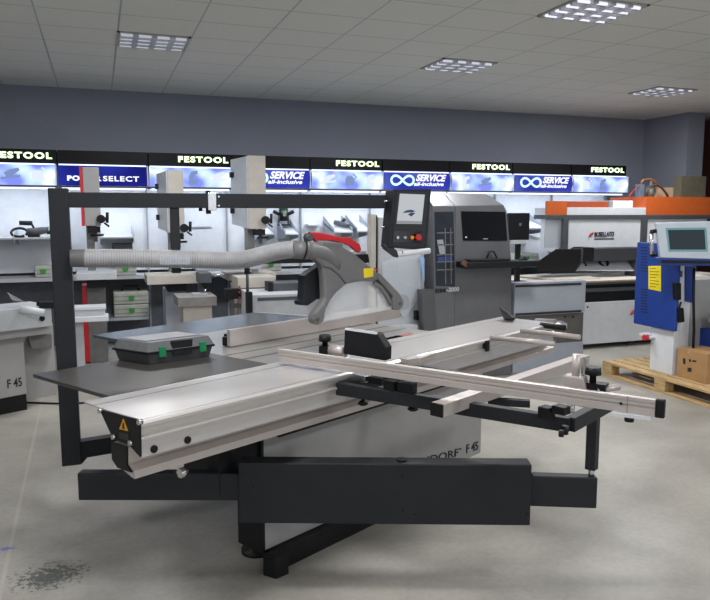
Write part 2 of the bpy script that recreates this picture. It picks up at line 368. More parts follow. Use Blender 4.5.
def bay(i, kind, label):
    x0 = BX0+BW*i; x1 = x0+BW-.012
    t = thing('display_bay', label, 'shop display', ((x0+x1)/2, YD+.2, 0), 0, 'tool display bays along the back wall')
    MB().box((x0,YD,2.13),(x1,YD+.25,2.285)).build('fascia', HEADB, t)
    if kind == 'photo':
        text('lettering', 'FESTOOL', (x0+.325,YD-.004,2.184), (.57,0,0), (0,0,.07), LETG, t, .006, .045, 0, 1.22)
    lb = MB(); n = 8; g = .014
    vs = [lightbox_pt(x, k/n) for k in range(n+1) for x in (x0, x1-g)]+[(x, YD+.16, z) for x in (x0, x1-g) for z in (2.128, 1.906)]
    fs = [(2*k, 2*k+1, 2*k+3, 2*k+2) for k in range(n)]
    lb.add(vs, fs)
    m = {'photo': PRINT, 'service': PRINTB, 'power': PRINTN}[kind]
    p = lb.build('light_box', m, t)
    MB().box((x1-g,YD-.06,1.905),(x1-.002,YD+.16,2.13)).build('light_box_end', WHITE, t)
    MB().box((x0,YD-.02,1.885),(x1,YD+.24,1.903)).build('light_box_base', DGREY, t)
    if kind == 'service':
        w = x1-x0
        text('lettering', 'SERVICE', lightbox_pt(x0+.42, .52, .012), (.42,0,0), (.012,0,.088), LETW, p, .004, .04, .18)
        text('lettering', 'all-inclusive', lightbox_pt(x0+.40, .78, .012), (.42,0,0), (.006,0,.05), LETW, p, .004, .03, .18)
        pts = []
        for k in range(33):
            a = 2*math.pi*k/32; d = 1+math.sin(a)**2
            pts.append((x0+.24+.155*math.cos(a)/d, lightbox_pt(0, .45)[1]-.006, 2.022+.16*math.sin(a)*math.cos(a)/d))
        MB().tube(pts, .015, 8, False).build('infinity_mark', emit('lit_mint_print', 'd9fff2', 1.2), p)
    elif kind == 'power':
        text('lettering', 'POWER', lightbox_pt(x0+.09, .78, .014), (.35,0,0), (0,0,.058), LETW, p, .004, .06, 0, 1.15)
        text('lettering', 'SELECT', lightbox_pt(x0+.455, .78, .014), (.38,0,0), (0,0,.058), LETW, p, .004, .03, 0, 1.15)
    else:
        rnd = random.Random(i)
        for cx, kindp in ((.2, 0), (.48, 1), (.75, 2)):
            mb = MB(); X = x0+cx; Y = YD-.02-.058
            if (kindp+i) % 3 == 0:                       # a sander
                mb.tube([(X-.05,Y,1.96),(X+.05,Y,1.96)], [.03,.03], 8); mb.tube([(X-.03,Y,1.99),(X,Y,2.06),(X+.05,Y,2.075)], [.03,.026,.018], 8)
            elif (kindp+i) % 3 == 1:                     # a plunge saw on its rail
                mb.tube([(X-.09,Y,1.97),(X+.1,Y,2.0)], .014, 6); mb.tube([(X-.04,Y,2.0),(X+.02,Y,2.04),(X+.09,Y,2.07)], [.035,.03,.016], 8)
            else:                                        # an extractor
                mb.tube([(X,Y,1.945),(X,Y,2.02),(X,Y,2.06)], [.06,.06,.035], 10); mb.tube([(X+.05,Y,2.02),(X+.09,Y,2.05),(X+.04,Y,2.09)], .01, 6)
            for v in range(len(mb.v)):                    # a print is flat on the panel
                vx, vy, vz = mb.v[v]; mb.v[v] = (vx, Y-.002+(vy-Y)*.06+.01, vz)
            mb.build('printed_tool', TOOLP if kindp != 1 else TOOLPD, p)
    MB().box((x0+.01,YD-.028,2.122),(x1-.02,YD-.012,2.136)).build('edge_lamp', emit('edge_glow','d5dcff',2.0), t)
    MB().box((x0+.03,YD+.02,1.868),(x1-.03,YD+.12,1.885)).build('strip_lamp', STRIP, t)
    MB().box((x0,YD+.45,.93),(x1,YD+.48,2.1)).build('back_panel', WHITE, t)
    MB().box((x0,YD+.42,.06),(x1,YD+.45,.86)).build('lower_panel', PERF, t)
    MB().box((x1-.008,YD+.41,.06),(x1+.01,YD+.449,2.1)).build('upright', UPR, t)
    MB().box((x0+.005,YD+.05,.86),(x1-.005,YD+.44,.9)).build('counter_shelf', PALE, t)
    MB().box((x0,YD-.02,0),(x1,YD+.48,.07)).build('plinth', PALE, t)
    li = bpy.data.lights.new('strip', 'AREA'); li.shape = 'RECTANGLE'; li.size = BW*.9; li.size_y = .08; li.energy = 5.4; li.color = (.78,.87,1.0)
    lo = bpy.data.objects.new('display_strip_light', li); COL.objects.link(lo); lo.location = ((x0+x1)/2, YD+.07, 1.862); lo.rotation_euler = (math.radians(24), 0, 0)
    return t
LAB = ['leftmost backlit tool display bay, cut by the photo edge above the left saw',
       'display bay with dark blue backlit panel lettered in two weights behind the red striped bandsaw',
       'display bay with lit green-white letters behind the two beige bandsaws',
       'blue service display bay directly right of the tallest bandsaw',
       'display bay with lit letters above the red saw guard handle',
       'blue service display bay right above the hanging control screen',
       'display bay with lit letters above the grey machine tower',
       'blue service display bay just right of the grey tower',
       'rightmost display bay with lit letters, over the orange machine cover']
KINDS_ = ['photo','power','photo','service','photo','service','photo','service','photo']
BAYS = [bay(i, k, l) for i, (k, l) in enumerate(zip(KINDS_, LAB))]
xe = BX0+BW*9
MB().hull([(xe-.012,YD-.03,1.9),(xe-.012,YD+.16,1.9),(xe-.012,YD-.03,2.12),(xe-.012,YD+.16,2.12),(xe+.05,YD+.02,2.11),(xe+.03,YD+.16,2.11),(xe+.005,YD+.02,1.93)]).build('end_cap', PRINTB, BAYS[8])
# display shelves: white boards on side brackets
def display_shelf(bi, x0, x1, z, y0, rise, label, bracket=True):
    b = BAYS[bi]
    s = MB().add([(x0,y0,z),(x1,y0,z),(x1,YD+.45,z+rise),(x0,YD+.45,z+rise),(x0,y0,z-.018),(x1,y0,z-.018),(x1,YD+.45,z+rise-.018),(x0,YD+.45,z+rise-.018)],
             [(0,1,2,3),(7,6,5,4),(0,4,5,1),(1,5,6,2),(2,6,7,3),(3,7,4,0)]).build('shelf', WHITE, b)
    if bracket:
        for x in (x0, x1-.008):
            MB().prism([(x,y0+.005,z-.05),(x,YD+.45,z-.1),(x,YD+.45,z+rise+.09),(x,y0+.005,z+.03)], (.008,0,0)).build('shelf_bracket', BLUEG, s)
    return s
def X8(px, Y=YD): return float(pY(px, 235, Y)[0])
display_shelf(0, -1.30, X8(12), 1.345, YD, 0, None, False)
display_shelf(0, X8(13), X8(56), 1.345, YD, 0, None)
display_shelf(1, X8(100), X8(134), 1.345, YD, .02, None)
display_shelf(3, X8(260), X8(276), 1.36, YD+.05, .08, None)
display_shelf(3, X8(286), X8(300), 1.36, YD+.05, .08, None)
display_shelf(4, X8(334), X8(353), 1.38, YD+.0, .11, None)
display_shelf(4, X8(357), X8(372), 1.39, YD+.0, .11, None)
display_shelf(4, X8(315), X8(328), 1.47, YD+.3, 0, None, False)
display_shelf(7, X8(529), X8(546), 1.40, YD+.0, .12, None)
display_shelf(7, X8(529), X8(546), 1.25, YD+.0, .05, None, False)
display_shelf(7, X8(518), X8(527), 1.25, YD+.0, .05, None, False)
MB().box((X8(184),YD+.43,1.43),(X8(217),YD+.45,1.445)).build('rail', UPR, BAYS[2])
# tools on the display
def grinder(x, z, y, label):
    t = thing('angle_grinder', label, 'power tool', (x, y, z))
    MB().tube([(x-.03,y,z+.06),(x+.06,y,z+.055),(x+.13,y,z+.07),(x+.2,y,z+.075)], [.038,.046,.04,.034], 14).build('body', DGREY, t)
    MB().tube([(x+.19,y,z+.075),(x+.25,y,z+.08)], [.045,.03], 14).build('gear_head', mat('lime_grey', '9fb79a', .5), t)
    MB().cyl((x+.22,y,z+.03),(x+.22,y,z+.075), .05).build('disc_guard', BLACK, t)
    MB().tube([(x-.1,y,z+.155),(x+.03,y,z+.15)], [.024,.026], 12).build('side_handle', BLACK, t)
    MB().tube([(x+.02,y,z+.15),(x+.05,y,z+.08)], .012, 10).build('handle_stem', BLACK, t)
    ring = [(x-.1+.08*math.cos(a), y-.05+.04*math.sin(a), z+.05+.045*math.sin(a)+.002) for a in np.linspace(-.6, 5.4, 22)]
    MB().tube(ring, .014, 8).build('cable', BLACK, t)
    MB().box((x-.02,y-.05,z),(x+.1,y+.05,z+.03)).build('foot', BLACK, t)
grinder(X8(36)-.07, 1.347, YD+.13, 'grey angle grinder with coiled black cable on the left display shelf')
def router(x, z, y, label):
    t = thing('plunge_router', label, 'power tool', (x, y, z))
    MB().box((x-.07,y-.06,z),(x+.07,y+.06,z+.02)).build('base', BLACK, t, .004)
    MB().tube([(x,y,z+.06),(x,y,z+.22),(x,y,z+.27)], [.055,.055,.035], 16).build('motor', BLACK, t)
    for s in (-1, 1):
        MB().cyl((x+s*.06,y,z+.02),(x+s*.06,y,z+.17), .012).build('column', DGREY, t)
        MB().tube([(x+s*.05,y,z+.14),(x+s*.13,y-.01,z+.18)], [.02,.024], 12).build('handle', BLACK, t)
    MB().box((x-.04,y-.06,z+.16),(x+.03,y-.05,z+.19)).build('green_band', DGREEN, t)
    MB().box((x-.02,y-.065,z+.12),(x+.02,y-.055,z+.19)).build('name_plate', MGREY, t)
router(X8(291), 1.45, YD+.36, 'black plunge router with green band on a sloping display shelf')
t = thing('cordless_tool', 'small dark grey power tool on a sloping shelf left of the control screen', 'power tool', (X8(345), YD+.17, 1.445))
x = X8(345)
MB().tube([(x-.05,YD+.25,1.49),(x+.02,YD+.16,1.467),(x+.07,YD+.07,1.445)], [.032,.036,.026], 12).build('body', DGREY, t)
MB().tube([(x+.02,YD+.17,1.49),(x+.06,YD+.2,1.53)], [.02,.024], 10).build('grip', BLACK, t)
# storage cases
def storage_case(loc, w, d, h, label, tiers=1, grip=True):
    x, y, z = loc
    t = thing('storage_case', label, 'storage case', (x+w/2, y+d/2, z), 0, 'stackable storage cases with green catches')
    MB().box((x,y,z+.004),(x+w,y+d,z+h)).build('body', SYST, t, .012)
    k = MB()
    for j in range(1, 3): k.box((x+.01,y-.004,z+h*j/3-.006),(x+w-.01,y,z+h*j/3+.002))
    k.build('rib', mat('case_shadow_line', '8f9089', .6), t)
    MB().hull([(x+w/2-.03,y-.014,z+h*.42),(x+w/2+.03,y-.014,z+h*.42),(x+w/2+.03,y-.014,z+h*.72),(x+w/2-.03,y-.014,z+h*.72),(x+w/2,y-.014,z+h*.3),(x+w/2,y,z+h*.3),(x+w/2-.03,y,z+h*.72),(x+w/2+.03,y,z+h*.72)]).build('catch', GREEN, t)
    if grip:
        MB().tube([(x+w*.25,y+d*.5,z+h-.005),(x+w*.3,y+d*.5,z+h+.05),(x+w*.7,y+d*.5,z+h+.05),(x+w*.75,y+d*.5,z+h-.005)], .014, 8).build('carry_handle', BLACK, t)
storage_case((X8(32),YD+.1,.9), .17, .28, .13, 'small storage case on the counter shelf below the angle grinder', grip=False)
storage_case((X8(113),YD+.07,.9), .24, .3, .13, 'storage case on the counter shelf right of the red striped bandsaw', grip=False)
BZ = .42
MB2 = MB().box((X8(104),YD+.02,BZ-.03),(X8(146),YD+.42,BZ)); MB2.build('lower_shelf', PALE, BAYS[1])
storage_case((X8(111),YD+.05,BZ), .385, .3, .145, 'lower storage case of the stack of two under the counter', grip=False)
storage_case((X8(111),YD+.05,BZ+.147), .385, .3, .145, 'upper storage case of the stack of two, carry handle showing')
storage_case((X8(520),YD+.12,.9), .4, .28, .15, 'storage case on the counter behind the tower keyboard tray', grip=False)
storage_case((X8(262),YD+.1,.9), .26, .28, .16, 'storage case on the counter behind the grey hose', grip=False)
# dark tool kits under the second shelf
t = thing('tool_kit', 'dark grey tool kit on top of a storage case behind the red striped bandsaw', 'tool kit', (X8(122), YD+.25, 1.033))
a = X8(114); MB().box((a-.02,YD+.14,1.033),(a+.2,YD+.36,1.26)).build('body', DGREY, t, .01)
MB().box((a+.0,YD+.132,1.06),(a+.08,YD+.14,1.2)).build('drawer', MGREY, t); MB().box((a+.1,YD+.132,1.06),(a+.18,YD+.14,1.2)).build('drawer', MGREY, t)
# ------------------------------------------------------------------ bandsaws in front of the display
def bandsaw(label, Y, hx0, hx1, hy0, hy1, sidew, depth, front, stripe=None, table=None, tm=PALE, base=None, knob=None, tY=None, twd=.45):
    """upper wheel housing seen at these corners, its side door swept back to the left"""
    (ax, _, az), (bx, _, bz) = boxpx(hx0, hy0, hx1, hy1, Y, depth)
    t = thing('bandsaw', label, 'bandsaw', ((ax+bx)/2, Y+depth/2, 0), 0, 'bandsaws standing before the display')
    MB().box((ax,Y,az),(bx,Y+depth,bz)).build('wheel_housing', front, t, .008)
    if sidew:
        sd = MB(); s0 = float(pY(hx0-sidew, 200, Y+depth)[0])
        sd.hull([(ax-.012,Y+.006,az+.012),(ax,Y+.006,az+.012),(ax-.012,Y+.006,bz-.012),(ax,Y+.006,bz-.012),(s0,Y+depth-.02,az+.05),(ax,Y+depth-.02,az+.05),(s0,Y+depth-.02,bz-.03),(ax,Y+depth-.02,bz-.03)])
        d = sd.build('housing_door', PALE, t)
        for zz in (.25, .75):
            q = az+(bz-az)*zz
            MB().box((s0-.02,Y+depth*.75,q-.03),(s0+.03,Y+depth*.9,q+.03)).build('hinge', BLACK, d)
    if stripe:
        MB().box((ax-.03,Y-.003,az),(ax,Y+depth,bz)).build('side_stripe', RED, t)
    # spine, guide post and lower body
    MB().box((ax+.01,Y+depth*.35,0.9),(ax+.09,Y+depth-.03,az)).build('spine', MGREY, t)
    gx = bx-.06
    gp = MB().box((gx-.018,Y+.05,az-.17),(gx+.018,Y+.085,az)).build('guide_post', DGREY, t)
    MB().box((gx-.07,Y+.02,az-.07),(gx+.05,Y+.12,az-.005)).build('guide_block', BLACK, gp, .004)
    MB().tube([(gx-.05,Y+.0,az-.1),(gx+.08,Y+.02,az-.095)], .012, 8).build('guide_rod', BLACK, gp)
    if knob:
        kx, ky = knob; q = pY(kx, ky, Y-.03); q2 = q+np.array([.06,.03,0])
        hw = MB().cyl((q[0]-.05,Y-.05,q[2]),(q[0]-.05,Y,q[2]), .045).build('hand_wheel', BLACK, t)
        MB().tube([(q[0]-.05,Y-.035,q[2]),(q[0]+.01,Y-.035,q[2])], .018, 8).tube([(q[0]+.01,Y-.035,q[2]-.04),(q[0]+.015,Y-.035,q[2]+.07)], .016, 8).build('crank', BLACK, hw)
        MB().tube([(q[0]-.02,Y-.03,q[2]-.04),(q[0]+.03,Y-.03,q[2]-.08)], .01, 8).build('lever', BLACK, hw)
    if table:
        tx0, ty0, tx1, ty1 = table; ty = tY if tY else Y-.25
        (cx, _, cz), (dx, _, dz) = boxpx(tx0, ty0, tx1, ty1, ty, twd)
        tb = MB().box((cx,ty,cz),(dx,ty+twd,dz)).build('table', tm, t, .004)
        MB().box(((cx+dx)/2-.1,ty+.1,cz-.09),((cx+dx)/2+.1,ty+twd-.05,cz)).build('trunnion', BLACK, tb)
        if base:
            (ex, _, ez), (fx, _, fz) = boxpx(base[0], ty1+6, base[1], 355, Y, depth, 0)
            MB().box((ex,Y,0),(fx,Y+depth,min(cz-.08, .93))).build('base_cabinet', MGREY if stripe else BLUEG, t, .006)
            if stripe:
                MB().box((ex-.045,Y-.004,.02),(ex,Y+.3,min(cz-.08, .93))).build('base_stripe', RED, t)
    return t
bandsaw('bandsaw with a red stripe down its grey column, behind the saw post', 8.0, 83.5, 100, 167, 226, 0, .3, LGREY, True, (76,273,117,280), PALE, (88,107), (106,219))
bandsaw('beige bandsaw with a long table, the middle one of the three', 7.9, 168, 184, 170, 233, 11, .32, CREAM, None, (147,275,208,284), CREAM, (166,187), (189,228))
bandsaw('tallest beige bandsaw, rightmost of the three, cutting across a lit fascia', 7.95, 248, 266, 155.5, 229, 17, .34, CREAM, None, (228,273,276,280), CREAM, (236,276), (270,220))
# ------------------------------------------------------------------ the sliding table panel saw
SAW = thing('panel_saw', 'large sliding table panel saw with grey hood and black boom filling the floor', 'panel saw', M(2.9,-2.7,0), math.pi/2-MS)
B_ = lambda name, mb, m, parent=None, bevel=0.0, label=None: mb.build(name, m, parent or SAW, bevel, 2, label)
cab = B_('base_cabinet', MB().mbox((1.95,3.73),(-2.47,-2.33),(.1,.635)).mbox((2.45,3.66),(-3.15,-2.46),(.1,.635)), LGREY, None, .006)
B_('end_panel', MB().mbox((1.935,1.951),(-2.50,-2.328),(.09,.63)).mbox((1.95,2.46),(-2.50,-2.471),(.09,.63)), BLACK, cab)
CF = -2.33
def face_text(s, px0, px1, ytop, ybot, m, parent, **k):
    a = pc(px0, ybot[0], CF); b = pc(px1, ybot[1], CF); h = pc(px0, ytop[0], CF)-a
    text('lettering', s, a+KD*.002, b-a, np.array([0,0,h[2]]), m, parent, .002, **k)
face_text('F 45', 466, 477.7, (444.6,441), (453.3,449.6), INK, cab, bold=.012)
face_text('ALTENDORF', 391, 458.3, (465.5,447.3), (474,455.8), INK, cab, bold=.006)
face_text('R', 459.5, 461.2, (448.2,447.8), (450.2,449.8), INK, cab)
f = B_('floor_beam', MB().mbox((2.0,3.6),(-2.36,-2.29),(0,.098)).mbox((2.5,3.6),(-3.12,-3.0),(0,.098)), BLACK)
fb = pz(276,579.5,0); fl = pz(263,575.5,0); fr_ = pz(289,574,0)
B_('floor_foot', MB().prism([fb,fr_,fr_+(fl-fb),fl], (0,0,.102)), BLACK, f, .004)
B_('plinth', MB().mbox((2.5,3.62),(-3.1,-2.36),(.02,.1)), BLACK)
# tables
top = B_('saw_table', MB().mbox((2.14,3.45),(-3.5,-2.53),(.855,.89)), IRON, None, .003)
sl = MB()
for cc in (-2.72, -2.86): sl.mbox((2.15,3.44),(cc,cc+.018),(.8895,.8905))
B_('mitre_slot', sl, mat('slot_shadow_grey', '6d6c69', .4, .7), top)
B_('blade_insert', MB().mbox((2.55,3.2),(-2.60,-2.535),(.889,.8915)), STEEL, top)
B_('extension_plate', MB().prism([M(1.31,-3.14,.876),M(1.345,-2.535,.876),M(2.16,-2.535,.876),M(2.135,-2.9,.876),M(2.135,-3.14,.876)], (0,0,.016)), PLATE, None, .002)
B_('extension_plate', MB().prism([M(2.0,-3.93,.872),M(2.03,-3.5,.872),M(3.42,-3.5,.872),M(3.26,-3.97,.872)], (0,0,.018)), mat('rear_table_plate', '5a646e', .22, .5, .05, 5), None, .002)
B_('plate_trim', MB().prism([M(3.24,-3.965,.89),M(3.262,-3.965,.89),M(3.47,-3.3,.89),M(3.44,-3.3,.89)], (0,0,.004)), ALU)
B_('table_bracket', MB().mbox((1.6,2.1),(-3.0,-2.94),(.82,.876)).mbox((2.1,3.4),(-3.8,-3.74),(.8,.872)).mbox((2.2,3.4),(-3.2,-2.5),(.635,.855)), DGREY)
B_('red_strip', MB().prism([pz(380,339.5,.8905),pz(384,340.5,.8905),pz(414,334,.8905),pz(410,332.7,.8905)], (0,0,.001)), mat('faded_red_strip','a8574f',.5), top)
# rip fence
rf = B_('rip_fence', MB().mbox((2.30,3.75),(-3.035,-3.005),(.893,.985)), ALUP, None, .003)
fcar = MB().mbox((2.33,2.42),(-3.10,-3.036),(.893,.95)).mbox((2.30,2.33),(-3.075,-3.04),(.893,.94))
B_('fence_carriage', fcar, BLACK, rf)
# sliding carriage, its profile taken across the feed direction
S0, S1 = 1.222, 4.2
def endc(px): return [(float(p@KD), float(p[2])) for p in (ps(x, y, S0) for x, y in px)]
def sprof(pts, s0, s1): return MB().prism([M(s0, c, z) for c, z in pts], SD*(s1-s0))
car = B_('sliding_carriage', sprof([(-2.492,.902),(-2.105,.902),(-2.094,.895),(-2.094,.884),(-2.110,.878),(-2.112,.852),(-2.094,.846),(-2.094,.838),(-2.104,.834),(-2.098,.778)]+endc([(130,444.5),(114.8,439),(101,409)])+[(-2.492,.896)], S0, S1), ALU)
gv = MB().mbox((S0,S1),(-2.418,-2.412),(.9015,.9026)).mbox((S0,S1),(-2.125,-2.121),(.9015,.9024))
B_('groove_line', gv, mat('groove_shadow', '6b6864', .6, .3), car)
rail = B_('guide_rail', sprof(endc([(114.8,441.5),(129.9,446.5),(129.9,463.5),(135.5,470.8),(136.2,478.6),(133.5,477.2),(121,466.5),(115.6,458)]), S0-.005, S1+.1), ALUP)
B_('end_cap', sprof(endc([(114.6,441.3),(129.8,446.3),(129.8,464),(134.8,471.5),(121,466.8),(115.4,458.3)]), S0-.014, S0-.006), BLACK, rail)
ec = B_('end_cap', sprof(endc([(101.2,408.6),(138,418.6),(141.4,424.5),(142,456.5),(131,444.2),(115.2,438.6)]), S0-.008, S0-.0005), BLACK, car)
cs = ps(125, 424, S0-.009)
def onend(x, y): return ps(x, y, S0-.0085)
B_('warning_sign', MB().prism([onend(119.5,429), onend(128.5,431), onend(123.5,418.5)], -SD*.0015), WARN, ec)
B_('warning_mark', MB().prism([onend(123,428.5), onend(125,429), onend(124.3,422.5), onend(123.3,422.5)], -SD*.003), INK, ec)
B_('latch_recess', MB().prism([onend(119,432), onend(129,434), onend(129,441), onend(119,438)], -SD*.001), BLACKG, ec)
for x, y in ((101.5,410.5),(115,436.5),(132,442.5),(141,422)):
    p = onend(x, y); B_('screw', MB().cyl(p+SD*.004, p-SD*.012, .009, 10), STEEL, ec)
for x, y in ((154,449),(187.5,440)):
    p = pc(x, y, -2.099); B_('plug', MB().cyl(p-KD*.004, p+KD*.004, .0135, 16), BLACK, car)
B_('end_stop_brush', MB().hull([pc(499,306,-2.42),pc(507,313,-2.42),pc(517,318,-2.42),pc(504,320,-2.42),pc(509,319,-2.32),pc(513,318,-2.3),pc(502,308,-2.40)]), BLACK, car)
for a, b in (((491,337.5),(555,345)),((521,330.5),(580,338))):
    p = pz(*a, .905); q = pz(*b, .905); q[2] = p[2]+.005
    r = B_('support_rod', MB().cyl(p, q, .0145, 16), ALUP, car)
p = pz(489,336,.9); B_('rod_clamp', MB().mbox((3.37,3.395),(-2.12,-2.08),(.835,.895)), BLACK, car)
p0 = pz(541,325,.9); q0 = pz(565,328,.9)
B_('handle_bar', MB().cyl(p0, q0, .018, 12), BLACK, car)
B_('bracket', MB().bar(pz(535,320,.9), pz(556,321,.9), .05, .02), STEEL, car)
B_('bracket', MB().bar(pz(558,323,.9), pz(564,326,.9), .04, .03), STEEL, car)
# carriage support under the rail
sup = MB().mbox((1.72,1.99),(-2.6,-2.34),(.42,.73)).mbox((1.9,3.9),(-2.6,-2.3),(.64,.73))
B_('carriage_support', sup, BLACK)
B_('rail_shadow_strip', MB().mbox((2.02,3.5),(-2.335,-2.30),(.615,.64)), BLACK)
p = pc(190.5,470,-2.25); B_('hex_bolt', MB().cyl(p+KD*.0-SD*.02, p-SD*.05, .02, 6), STEEL)
# outrigger frame
ZF = .84
A0 = pz(338,388,ZF); A1 = pz(570,424.5,.81); A2 = pz(608,404,.81); A3 = M(2.72,-2.05,ZF)
of = MB().bar(A0, A1, .04, .055).bar(A1, A2, .04, .055).bar(A2, A3, .04, .055).bar(A3, A0, .04, .055)
frm = B_('outrigger_frame', of, ANTH, None, .003)
LX = pz(594,408,.81); LXb = LX.copy(); LX[2] = .80; LXb[2] = .55
leg = B_('leg', MB().bar(LX, LXb, .042, .042, up=(A1-A2)), ANTH, frm, .003)
B_('leg_pin', MB().cyl(LXb+UP*.01, LXb-UP*.03, .012, 10), STEEL, leg)
for x, y in ((350,395.5),(363,402.5),(413,408)):
    p = pz(x, y, .785); w = .012 if x < 355 else .024
    k = MB().tube([p+UP*.03, p+UP*.008, p+UP*.006, p-UP*.006, p-UP*.012], [.008,.008,w*.7,w,w*.6], 14)
    B_('clamp_knob', k, BLACK, frm)
for (x0,y0,x1,y1,z,hh,m) in ((348,375,368,379,.878,.03,STEEL),(370,379,384,381,.878,.03,BLACK),(386,385,396,387,.876,.05,BLACK),(399,386.5,415,389,.876,.045,BLACK)):
    B_('clamp_block', MB().bar(pz(x0,y0,z), pz(x1,y1,z), .04, hh), m, frm, .002)
p = pz(541,411,.86); q = pz(552,413.5,.86); B_('slide_clamp', MB().bar(p, q, .05, .045), BLACK, frm, .003)
p = pz(555,408,.88); q = pz(568,411,.88); B_('slide_clamp', MB().bar(p, q, .05, .03), BLACK, frm, .003)
p = pz(571,412,.87); B_('clamp_pin', MB().cyl(p, p+UP*.035, .014, 10), STEEL, frm)
p = pz(565,431,.8); B_('frame_bolt', MB().cyl(p-UP*.012, p+UP*.02, .013, 8).cyl(p-UP*.014-SD*.03, p+UP*.01-SD*.03, .01, 8), BLACK, frm)
B_('cross_tube', MB().bar(pz(488,401,.80), pz(530,403.5,.80), .035, .03), ANTH, frm, .002)
# lengthwise bar under the fence
bar = B_('length_bar', MB().mbox((2.163,3.45),(-1.578,-1.52),(.828,.88)), ALUP, None, .003)
B_('end_cap', MB().mbox((2.155,2.164),(-1.577,-1.521),(.829,.879)), BLACK, bar)
# cross-cut fence
ZB, ZT = .92, .979
FL = pz(278,361.5,ZB); FR = pz(654.5,417,ZB); fd = (FR-FL)/np.linalg.norm(FR-FL); fn = np.cross(UP, fd)     # fn points away from the viewer
if fn@SD < 0: fn = -fn
FL = FL+fd*0; L_ = np.linalg.norm(FR-FL)
def fpt(u, n, z): return FL+fd*u+fn*n+UP*(z-ZB)
prof = [(0,ZB),(0,.944),(.004,.946),(.004,.950),(0,.952),(0,ZT-.016),(.0025,ZT-.0155),(.0025,ZT-.0135),(0,ZT-.013),(0,ZT-.002),(.002,ZT),(.018,ZT),(.018,ZB)]
fen = B_('crosscut_fence', MB().prism([fpt(0,n,z) for n, z in prof], fd*L_), ALUP)
def funit(x, y, z=ZT): return float((pz(x,y,z)-FL)@fd)
B_('scale_strip', MB().prism([fpt(.02,.006,ZT), fpt(L_*.77,.006,ZT), fpt(L_*.77,.014,ZT), fpt(.02,.014,ZT)], UP*.001), mat('scale_tape', 'd9d5c8', .5), fen)
uj = funit(622,401)
B_('joint_line', MB().prism([fpt(uj,-.0004,ZB), fpt(uj+.002,-.0004,ZB), fpt(uj+.002,-.0004,ZT), fpt(uj,-.0004,ZT)], fn*.001), MGREY, fen)
B_('screw', MB().cyl(fpt(uj-.02,.002,.95), fpt(uj-.02,-.002,.95), .005, 8), BLACK, fen)
B_('end_cap', MB().prism([fpt(L_,-.002,ZB-.002), fpt(L_,.022,ZB-.002), fpt(L_,.022,ZT+.002), fpt(L_,-.002,ZT+.002)], fd*.03), BLACK, fen, .004)
B_('foot_plate', MB().prism([fpt(uj-.05,-.02,ZB-.012), fpt(L_-.01,-.01,ZB-.012), fpt(L_-.02,.03,ZB-.012), fpt(uj-.02,.05,ZB-.012)], UP*.011), WHITE, fen)
p = fpt(uj+.01,.0,ZB-.012); B_('foot_knob', MB().cyl(p, p-UP*.016, .016, 12), BLACK, fen)
# flip stop with its black display housing
def fb_(x, y, n): return pp(x, y, FL+fn*n, fn)
st = B_('flip_stop', MB().prism([fb_(344.5,329.5,.055),fb_(377,334,.055),fb_(386,348,.055),fb_(385.5,361,.055),fb_(343.5,354,.055)], fn*.05), BLACK, fen, .004)
B_('stop_edge_shine', MB().prism([fb_(345,330,.054),fb_(376.5,334.5,.054),fb_(376.5,332.3,.054),fb_(345,328.0,.054)], fn*.012), WHITE, st)  # white strip painted as the shine along the housing's top edge
p = fb_(331,350,.08); q = fb_(345,352,.08)
B_('stop_spindle', MB().cyl(p, q, .027, 18), ALUP, st)
p = fb_(325,351,.085); B_('stop_knob', MB().tube([p-UP*.01,p+UP*.045,p+UP*.046,p+UP*.075], [.013,.013,.03,.026], 14).bar(p-fd*.02,p+fd*.03,.04,.05), BLACK, st)
B_('cursor_plate', MB().prism([fpt(.62,.06,.925),fpt(.80,.06,.925),fpt(.80,.14,.925),fpt(.62,.1,.925)], UP*.012), BLACK, fen)
B_('cursor_bracket', MB().bar(pz(404,361,.93), pz(420,358,.93), .05, .018).bar(pz(418,360,.93), pz(432,355,.93), .03, .02), ALUP, fen)
# stop carriage at the far end of the fence
def fx(x, y, n): return pp(x, y, FL+fn*n, fn)
br = B_('stop_bracket', MB().prism([fx(564,375,.06),fx(584,378,.06),fx(586,393,.06),fx(563,390,.06)], fn*.045), ALUP, fen, .006)
p = fx(575.5,377,.08); B_('stop_pin', MB().cyl(p-UP*.01, p+UP*.085, .014, 14), ALUP, br)
B_('stop_tongue', MB().prism([fx(581,376,.10),fx(585.5,377,.10),fx(585.5,360,.10),fx(582,357.5,.10)], fn*.012), STEEL, br)
p = fx(592.5,388,.09); B_('stop_knob', MB().tube([p-UP*.02,p+UP*.05,p+UP*.051,p+UP*.078], [.012,.012,.03,.026], 14), BLACK, br)
B_('stop_slide', MB().bar(fx(585,385,.1), fx(607,388,.1), .05, .03), BLACK, br)
B_('stop_lever', MB().cyl(fx(597,391,.08), fx(619,387,.14), .012, 12), ALUP, br)
